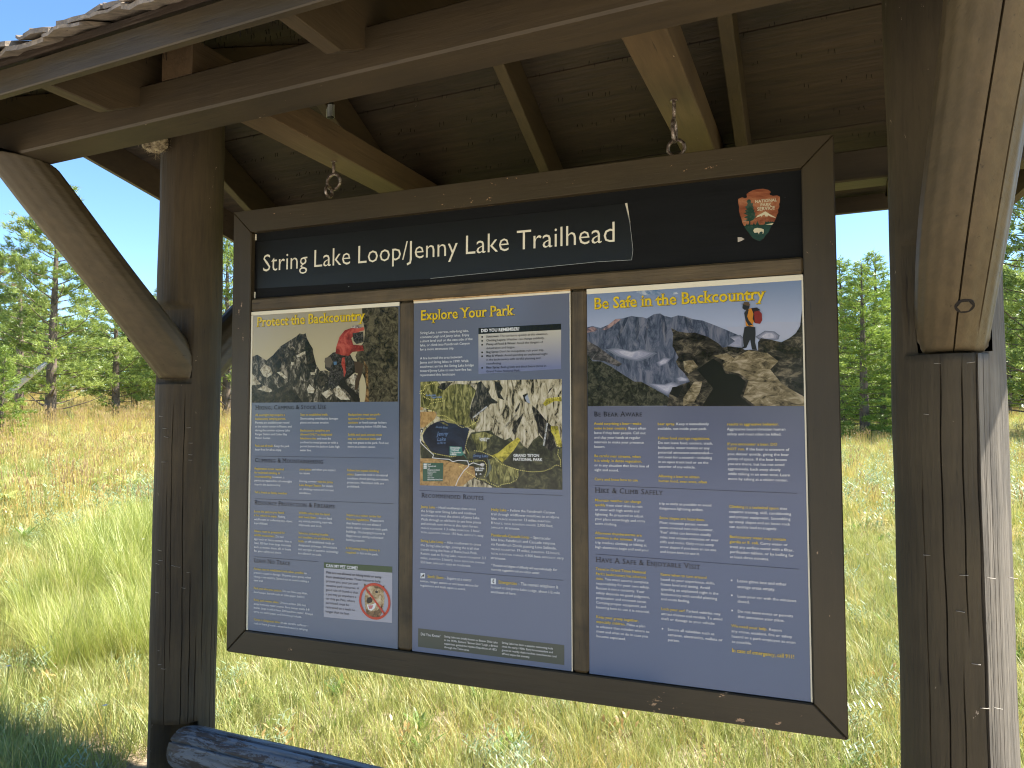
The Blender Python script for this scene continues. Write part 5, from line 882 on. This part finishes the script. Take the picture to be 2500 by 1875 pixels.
def scatter(name, kind, pts, label=None):
    """one object whose points carry copies of a few plants (rotation, size per point)"""
    c = bpy.data.collections.new(kind + '_sources')
    for o in SRC[kind]: c.objects.link(o)
    me = bpy.data.meshes.new(name); n = len(pts); A = np.array(pts)
    me.vertices.add(n); me.vertices.foreach_set('co', A[:, :3].ravel())
    ra = me.attributes.new('rot', 'FLOAT_VECTOR', 'POINT'); rv = np.zeros((n, 3)); rv[:, 2] = A[:, 3]; rv[:, 0] = A[:, 5]; rv[:, 1] = A[:, 6]; ra.data.foreach_set('vector', rv.ravel())
    sa = me.attributes.new('scl', 'FLOAT', 'POINT'); sa.data.foreach_set('value', A[:, 4].copy())
    ia = me.attributes.new('pick', 'INT', 'POINT'); ia.data.foreach_set('value', (np.arange(n) % len(SRC[kind])).astype(int))
    o = link(bpy.data.objects.new(name, me)); tag(o, kind='stuff')
    if label: o['label'] = label
    g_ = bpy.data.node_groups.new(name + '_nodes', 'GeometryNodeTree')
    g_.interface.new_socket('Geometry', in_out='INPUT', socket_type='NodeSocketGeometry'); g_.interface.new_socket('Geometry', in_out='OUTPUT', socket_type='NodeSocketGeometry')
    gi = g_.nodes.new('NodeGroupInput'); go = g_.nodes.new('NodeGroupOutput'); ip = g_.nodes.new('GeometryNodeInstanceOnPoints'); ci = g_.nodes.new('GeometryNodeCollectionInfo')
    ci.inputs['Collection'].default_value = c; ci.inputs['Separate Children'].default_value = True; ci.inputs['Reset Children'].default_value = True
    def na(nm, ty):
        a = g_.nodes.new('GeometryNodeInputNamedAttribute'); a.data_type = ty; a.inputs['Name'].default_value = nm; return a.outputs[0]
    L = g_.links.new
    L(gi.outputs[0], ip.inputs['Points']); L(ci.outputs[0], ip.inputs['Instance']); ip.inputs['Pick Instance'].default_value = True
    L(na('pick', 'INT'), ip.inputs['Instance Index']); L(na('rot', 'FLOAT_VECTOR'), ip.inputs['Rotation']); L(na('scl', 'FLOAT'), ip.inputs['Scale']); L(ip.outputs[0], go.inputs[0])
    md = o.modifiers.new('scatter', 'NODES'); md.node_group = g_
    return o
from mathutils import noise as mn
def nz(x, y, s, o=0): return mn.noise(Vector((x * s + o, y * s - o, o * .37)))
def field():
    R = random.Random(33); PT = {k: [] for k in SRC}
    def add(k, x, y, s, tilt=.12):
        PT[k].append((x, y, hgt(x, y), R.uniform(0, 6.28), s, R.uniform(-tilt, tilt), R.uniform(-tilt, tilt)))
    cx, cy = CP.x, CP.y
    a0 = math.atan2(-.4001, .9151)
    def ring_(r0, r1, step):
        r = r0
        while r < r1:
            st = step(r); n = int(math.radians(104) * r / st)
            for i in range(n):
                a = a0 + rad(-52) + rad(104) * (i + R.random()) / n; q = r + R.uniform(-.5, .5) * st
                yield cx + q * math.sin(a), cy + q * math.cos(a), q
            r += st
    for x, y, d in ring_(1.2, 9.5, lambda r: .062 + .0045 * r):
        if y < -.3 and x > -2.2: continue
        if y < .25 and abs(x) < 1.9: continue
        bare = nz(x, y, 1.1, 3); path = max(0, 1 - max(0, y - .2) / 1.2) if abs(x) < 2 else 0
        left = min(1, max(0, (-x - 1.6) / 1.0)) * min(1, max(0, (7.5 - d) / 2))
        if R.random() < .20 * max(0, bare + .45) + .16 * path: 
            if R.random() < .35: add('pebble', x, y, R.uniform(.3, 1.0))
            continue
        u = R.random(); m1 = nz(x, y, .8, 11)
        if left > .2 and d > 5.2 and nz(x, y, .9, 7) > -.12 and u < .62 * left: add('bunchgrass', x, y, R.uniform(.55, .95), .2)
        elif u < .70: add('meadow_grass', x, y, R.uniform(.7, 1.35), .3)
        elif u < .80: add('straw_grass', x, y, R.uniform(.5, 1.0), .35)
        elif u < .825 + .1 * max(0, m1): add('sage_plant', x, y, R.uniform(.6, 1.1))
        elif u < .875: add('broadleaf_weed', x, y, R.uniform(.5, 1.15))
        elif u < .885: add('rust_weed', x, y, R.uniform(.7, 1.2))
        elif u < .889: add('white_flower', x, y, R.uniform(.8, 1.2))
        elif u < .893: add('purple_flower', x, y, R.uniform(.8, 1.2))
        else: add('meadow_grass', x, y, R.uniform(.8, 1.5), .3)
    for x, y, d in ring_(9.5, 54, lambda r: .11 + .009 * r):
        u = R.random(); m1 = nz(x, y, .25, 5); m2 = nz(x, y, .16, 9); sc = 1.0 + (d - 9) * .012
        gold = min(1, max(0, (d - 13) / 14)) * (.9 if x < 0 else .45)
        if u < .10 + .32 * gold + .3 * max(0, m1) * gold: add('seeding_grass', x, y, R.uniform(.6, 1.05) * (1 if x < -4 else .75), .15)
        elif u < .30 + .35 * gold: add('straw_grass', x, y, R.uniform(.8, 1.5) * sc, .3)
        elif u < .315 + .35 * gold + .12 * max(0, m2): add('rust_weed', x, y, R.uniform(1.0, 2.0) * sc)
        elif u < .45 + .2 * max(0, -m2): add('sage_plant', x, y, R.uniform(1.2, 2.2) * sc)
        elif u < .52: add('bunchgrass', x, y, R.uniform(.4, .8) * sc, .2)
        elif u < .56: add('broadleaf_weed', x, y, R.uniform(.9, 1.6) * sc)
        elif u < .566: add('white_flower', x, y, 2.0)
        else: add('meadow_grass', x, y, R.uniform(1.2, 2.2) * sc, .3)
    # big tussocks left of the kiosk
    for x, y, s in ((-4.5, 1.9, 1.1), (-4.3, 2.4, 1.1), (-5.0, 2.3, 1.15), (-5.2, 3.1, 1.2), (-3.9, 1.9, .8), (-5.7, 2.7, 1.1), (-4.7, 1.5, .85), (-4.1, 1.5, .7), (-3.6, 1.6, .55), (-6.0, 3.6, 1.1), (-4.8, 3.0, 1.0)):
        for k in range(7): add('bunchgrass', x + R.gauss(0, .16), y + R.gauss(0, .16), s * R.uniform(.75, 1.1), .22)
    LB = dict(bunchgrass='fine pale green bunchgrass growing left of the kiosk', meadow_grass='short yellow green meadow grass under and behind the board', straw_grass='dry straw coloured grass through the meadow', seeding_grass='tall golden grass with seed heads across the far meadow', sage_plant='grey green sage plants scattered in the grass', broadleaf_weed='broad leaved green weeds in the grass', rust_weed='rust coloured low weeds in the meadow', pebble='pale pebbles on the bare soil', white_flower='small white meadow flowers', purple_flower='small purple meadow flowers')
    for k, p in PT.items():
        if p: scatter(k, k, p, LB[k])
field()
# large leaved yellow green plants out in the meadow
def mules(x, y, s, seed, label):
    R = random.Random(seed); P_ = empty('leafy_plant', (x, y, hgt(x, y))); tag(P_, label, 'plant', 'large leaved plants in the meadow')
    for k in range(16):
        V = []; F = []; aa = k * 2.4 + R.uniform(-.4, .4); d = Vector((math.cos(aa), math.sin(aa), R.uniform(.35, 1.3)))
        leaf(V, F, Vector((0, 0, .05)), d, Vector((0, 0, 1)), s * R.uniform(.25, .42), s * R.uniform(.05, .085), R.uniform(.2, .7), 5)
        mesh_obj('leaf', V, F, LM['mule'], P_)
mules(-8.9, 5.7, 1.3, 1, 'yellow green broad leaved plant in the meadow, nearest the left post'); mules(-9.4, 5.4, 1.1, 2, 'pale broad leaved plant between the other two in the left meadow'); mules(-9.2, 4.0, 1.15, 3, 'yellow broad leaved plant at the far left of the meadow')
mules(-2.0, 1.75, .62, 4, 'green leafy plant growing just behind the left post')

# ------------------------------------------------------------------ trees
bark = wood('grey_bark', (.17, .13, .10), ZA, var=.5, bump=1.0, dark=.5, rough=.95)
NEED = leafm('pine_needles', [(0, (.11, .16, .035)), (.4, (.24, .32, .07)), (.8, (.38, .45, .11)), (1, (.44, .48, .16))], .45, attr='tint')
FIRN = leafm('fir_needles', [(0, (.09, .14, .022)), (.45, (.20, .29, .045)), (.85, (.31, .39, .07)), (1, (.38, .43, .11))], .4, attr='tint')
DEAD = leafm('dead_needles', [(0, (.16, .07, .04)), (1, (.34, .2, .13))], .1, attr='tint')
def tree_meshes(seed, style, H=10.0):
    """returns trunk mesh and crown mesh, base at the origin"""
    R = random.Random(seed)
    TV = []; TF = []
    def limb(a, b, r0, r1, n=4, seg=6, sag=0.0):
        s0 = len(TV); d = (b - a); ax = d.normalized(); s_ = ax.orthogonal().normalized(); q_ = ax.cross(s_)
        for i in range(n + 1):
            t = i / n; c = a + d * t + Vector((0, 0, sag * math.sin(math.pi * t))); r_ = r0 + (r1 - r0) * t
            for k in range(seg):
                an = 2 * math.pi * k / seg; TV.append(c + (s_ * math.cos(an) + q_ * math.sin(an)) * r_)
        for i in range(n):
            for k in range(seg): TF.append((s0 + i * seg + k, s0 + i * seg + (k + 1) % seg, s0 + (i + 1) * seg + (k + 1) % seg, s0 + (i + 1) * seg + k))
    CV = []; CT = []
    def tuft(p, d, L, n, tint):
        for _ in range(n):
            v = (d + Vector((R.gauss(0, .75), R.gauss(0, .75), R.gauss(.15, .6)))).normalized(); s_ = v.orthogonal().normalized(); s_.rotate(Matrix.Rotation(R.uniform(0, 6.28), 3, v))
            w_ = L * R.uniform(.12, .25); o = p + Vector((R.gauss(0, .3), R.gauss(0, .3), R.gauss(0, .3))) * L; e = o + v * L * R.uniform(.6, 1.1)
            CV.extend([o - s_ * w_ * .5, o + s_ * w_ * .5, e]); CT.append(min(1, max(0, tint + R.gauss(0, .13))))
    r0 = H * .016 + .03; bend = Vector((R.uniform(-.2, .2), R.uniform(-.2, .2), 0))
    pts = [Vector((0, 0, -.4)) + bend * 0] + [Vector((bend.x * (t * t), bend.y * (t * t), H * t)) for t in (.12, .3, .5, .7, .85, 1.0)]
    rs = [r0 * 1.15, r0, r0 * .82, r0 * .62, r0 * .38, r0 * .2, r0 * .05]
    for i in range(6): limb(pts[i], pts[i + 1], rs[i], rs[i + 1], 2, 9)
    if style == 'pine':
        nb = int(84 * H / 10); 
        for i in range(nb):
            f = (i + R.random()) / nb; z = H * (.06 + .93 * f)
            prof = (1 - f) ** .7 * (.55 + .6 * min(1, f * 3)); L = H * .27 * prof * R.uniform(.55, 1.2) + .2
            a = i * 2.399 + R.uniform(-.5, .5); up = R.uniform(-.12, .28) + .35 * f; d = Vector((math.cos(a), math.sin(a), up)).normalized()
            t0 = z / H; base = Vector((bend.x * t0 * t0, bend.y * t0 * t0, z)); end = base + d * L + Vector((0, 0, .10 * L))
            limb(base, end, r0 * .22 * (1 - f * .6), .008, 3, 4, -.05 * L)
            if f < .06 and R.random() < .5: continue
            tb = R.uniform(.22, .75); ns = max(3, int(L / .15))
            for j in range(ns):
                t = (.30 + .72 * (j + R.random()) / ns) if f < .75 else (.1 + .95 * (j + R.random()) / ns); c = base + (end - base) * t
                side = d.cross(Vector((0, 0, 1))).normalized() * R.gauss(0, .22) * L * (1 - abs(t - .7)) + Vector((0, 0, R.gauss(.04, .07) * L))
                tuft(c + side, (d + side * .8 / max(L, .1) + Vector((0, 0, .35))).normalized(), .20 * R.uniform(.75, 1.25), 38, tb)
        tuft(Vector((bend.x, bend.y, H)), Vector((0, 0, 1)), .25, 22, .6)
    elif style == 'fir':
        nb = int(120 * H / 10)
        for i in range(nb):
            f = (i + R.random()) / nb; z = H * (.03 + .96 * f); L = H * .24 * (1 - f) ** .8 * R.uniform(.7, 1.15) + .14
            a = i * 2.399; d = Vector((math.cos(a), math.sin(a), .10 + .3 * f - .15 * (1 - f))).normalized(); base = Vector((0, 0, z)); end = base + d * L
            limb(base, end, r0 * .14, .005, 2, 4, -.03 * L); tb = R.uniform(.3, .8); ns = max(2, int(L / .14))
            for j in range(ns):
                t = .2 + .85 * (j + R.random()) / ns; c = base + (end - base) * t; sd = d.cross(Vector((0, 0, 1))).normalized() * R.gauss(0, .3) * L * (1.1 - t)
                tuft(c + sd, (d + sd / max(L, .1) + Vector((0, 0, .2))).normalized(), .19 * R.uniform(.8, 1.2), 26, tb)
        tuft(Vector((0, 0, H)), Vector((0, 0, 1)), .2, 16, .6)
    else:                                                # mostly dead pine with reddish needles
        for i in range(46):
            f = (i + R.random()) / 46; z = H * (.12 + .86 * f); L = H * .2 * (1 - f) ** .6 * R.uniform(.5, 1.1) + .2; a = i * 2.399
            d = Vector((math.cos(a), math.sin(a), R.uniform(-.2, .3))).normalized(); base = Vector((0, 0, z)); end = base + d * L; limb(base, end, .02, .004, 3, 4)
            for j in range(3):
                dd = (d + Vector((R.gauss(0, .6), R.gauss(0, .6), R.gauss(0, .5)))).normalized(); limb(base + d * L * R.uniform(.4, .9), base + d * L * .7 + dd * .35, .008, .003, 1, 3)
            for j in range(max(1, int(L / .4))): tuft(base + (end - base) * R.uniform(.5, 1), d, .16, 7, R.random())
    tm = bpy.data.meshes.new('trunk'); tm.from_pydata([tuple(v) for v in TV], [], TF); tm.materials.append(bark); tm.polygons.foreach_set('use_smooth', [True] * len(tm.polygons))
    n = len(CT); cm = bpy.data.meshes.new('crown'); cm.vertices.add(3 * n); cm.vertices.foreach_set('co', np.array([tuple(v) for v in CV], dtype=np.float32).ravel())
    cm.loops.add(3 * n); cm.loops.foreach_set('vertex_index', np.arange(3 * n)); cm.polygons.add(n); cm.polygons.foreach_set('loop_start', np.arange(n) * 3); cm.polygons.foreach_set('loop_total', np.full(n, 3))
    at = cm.attributes.new('tint', 'FLOAT', 'FACE'); at.data.foreach_set('value', CT)
    cm.materials.append({'pine': NEED, 'fir': FIRN}.get(style, DEAD)); cm.update(); cm.validate()
    return tm, cm
TM = {k: tree_meshes(s, st, h) for k, s, st, h in (('p1', 1, 'pine', 9), ('p2', 2, 'pine', 8), ('p3', 5, 'pine', 10), ('p4', 8, 'pine', 7), ('f1', 3, 'fir', 8), ('f2', 4, 'fir', 5), ('d1', 6, 'dead', 7))}
TH = dict(p1=9, p2=8, p3=10, p4=7, f1=8, f2=5, d1=7)
def tree(key, x, y, top, label, name='pine_tree', wide=1.0, group=None, rz=None):
    z = hgt(x, y) - .05; s = (top - z) / TH[key]; o = empty(name, (x, y, z), rnd.uniform(0, 6.28) if rz is None else rz)
    tag(o, label, 'tree', group); o.scale = (s * wide, s * wide, s)
    for nm, me in zip(('trunk', 'crown'), TM[key]): link(bpy.data.objects.new(nm, me), o)
    return o
BGL = 'green conifer in the far tree line behind the meadow'; BGG = 'conifers of the far tree line'
tree('p3', -20.67, 12.11, 8.9, 'tall pine with visible grey trunk beyond the left post brace', wide=1.08, rz=.4)
tree('d1', -24.6, 13.6, 7.6, 'half dead pine with reddish needles at the left edge', wide=1.2)
tree('p1', -22.9, 16.0, 7.0, 'green pine right of the tall grey trunked pine', wide=1.3)
tree('p2', -28.1, 20.91, 6.9, 'green pine under the slanting brace beside the left post', wide=1.5)
tree('p4', -30.6, 24.22, 6.4, 'small bluish pine just left of the left post', wide=1.5)
tree('p1', -26.41, 21.09, 7.9, 'pine hidden mostly behind the left post', wide=1.1)
tree('p2', -28.34, 14.9, 8.0, 'pine at the left picture edge behind the half dead one', wide=1.3)
tree('f2', -17.01, 8.52, 3.3, 'young bright green fir at the left picture edge', 'fir_tree', wide=1.3)
tree('p3', -20.36, 18.83, 9.3, 'pine seen in the gap between left post and board', wide=1.1)
tree('f1', 2.35, 24.79, 6.9, 'bright green fir right of the board with branches to the ground', 'fir_tree', wide=1.35)
tree('f1', 2.0, 33.79, 8.9, 'left of two tall firs with pointed tops right of the board', 'fir_tree', wide=1.45, rz=1)
tree('f1', 3.45, 35.75, 9.5, 'right of two tall conifers with pointed tops right of the board', 'fir_tree', wide=1.45, rz=2.2)
tree('f2', 3.1, 27.2, 4.9, 'low young fir filling the gap between bright fir and right post', 'fir_tree', wide=1.6)
tree('f1', 1.2, 38.8, 9.6, 'dark fir just behind the right board edge', 'fir_tree')
tree('p2', 4.9, 43.67, 9.0, 'distant pine beside the left side of the right post', wide=1.5)
tree('p3', 7.9, 27.12, 10.9, 'tall pine at the right picture edge beyond the right post', wide=1.35, rz=.2)
tree('p1', 9.7, 41.0, 9.2, 'darker pine low behind the right edge pine', wide=1.3)
tree('p2', 11.61, 48.73, 11.0, 'distant pine farthest to the right', wide=1.2)
R = random.Random(77)
for i in range(120):
    a = a_ = rad(-23.6) + rad(-50) + rad(100) * (i + R.uniform(-.35, .35)) / 119; D = R.uniform(44, 66)
    x = CP.x + D * math.sin(a); y = CP.y + D * math.cos(a)
    tree(R.choice(['p1', 'p2', 'p3', 'f1', 'p4']), x, y, hgt(x, y) + R.uniform(4.4, 6.0) * (1.0 if a < rad(-20) else 1.15), BGL, wide=R.uniform(1.2, 1.6), group=BGG)
# unseen trees added behind the camera to dim the front and mirror in the posters
for i in range(18):
    a = rad(180) + rad(-62) + rad(124) * (i + R.uniform(-.3, .3)) / 17; D = R.uniform(17, 25)
    x = D * math.sin(a); y = -2 + D * math.cos(a)
    tree(R.choice(['p1', 'p2', 'f1']), x, y, hgt(x, y) + R.uniform(7, 10), 'unseen conifer added behind the viewpoint for poster reflections', wide=R.uniform(1.1, 1.4), group='unseen conifers added behind the viewpoint')
# dead log leaning in the grass at the left
lg = tube('leaning_log', [(-20.6, 10.6, 2.0), (-20.3, 10.95, 2.6), (-20.0, 11.3, 3.05), (-19.9, 11.45, 3.25)], [.10, .085, .07, .05], plain('silver_wood', (.45, .42, .38), .9), None, 9)
tag(lg, 'grey dead log leaning in the tall grass at the left', 'log')
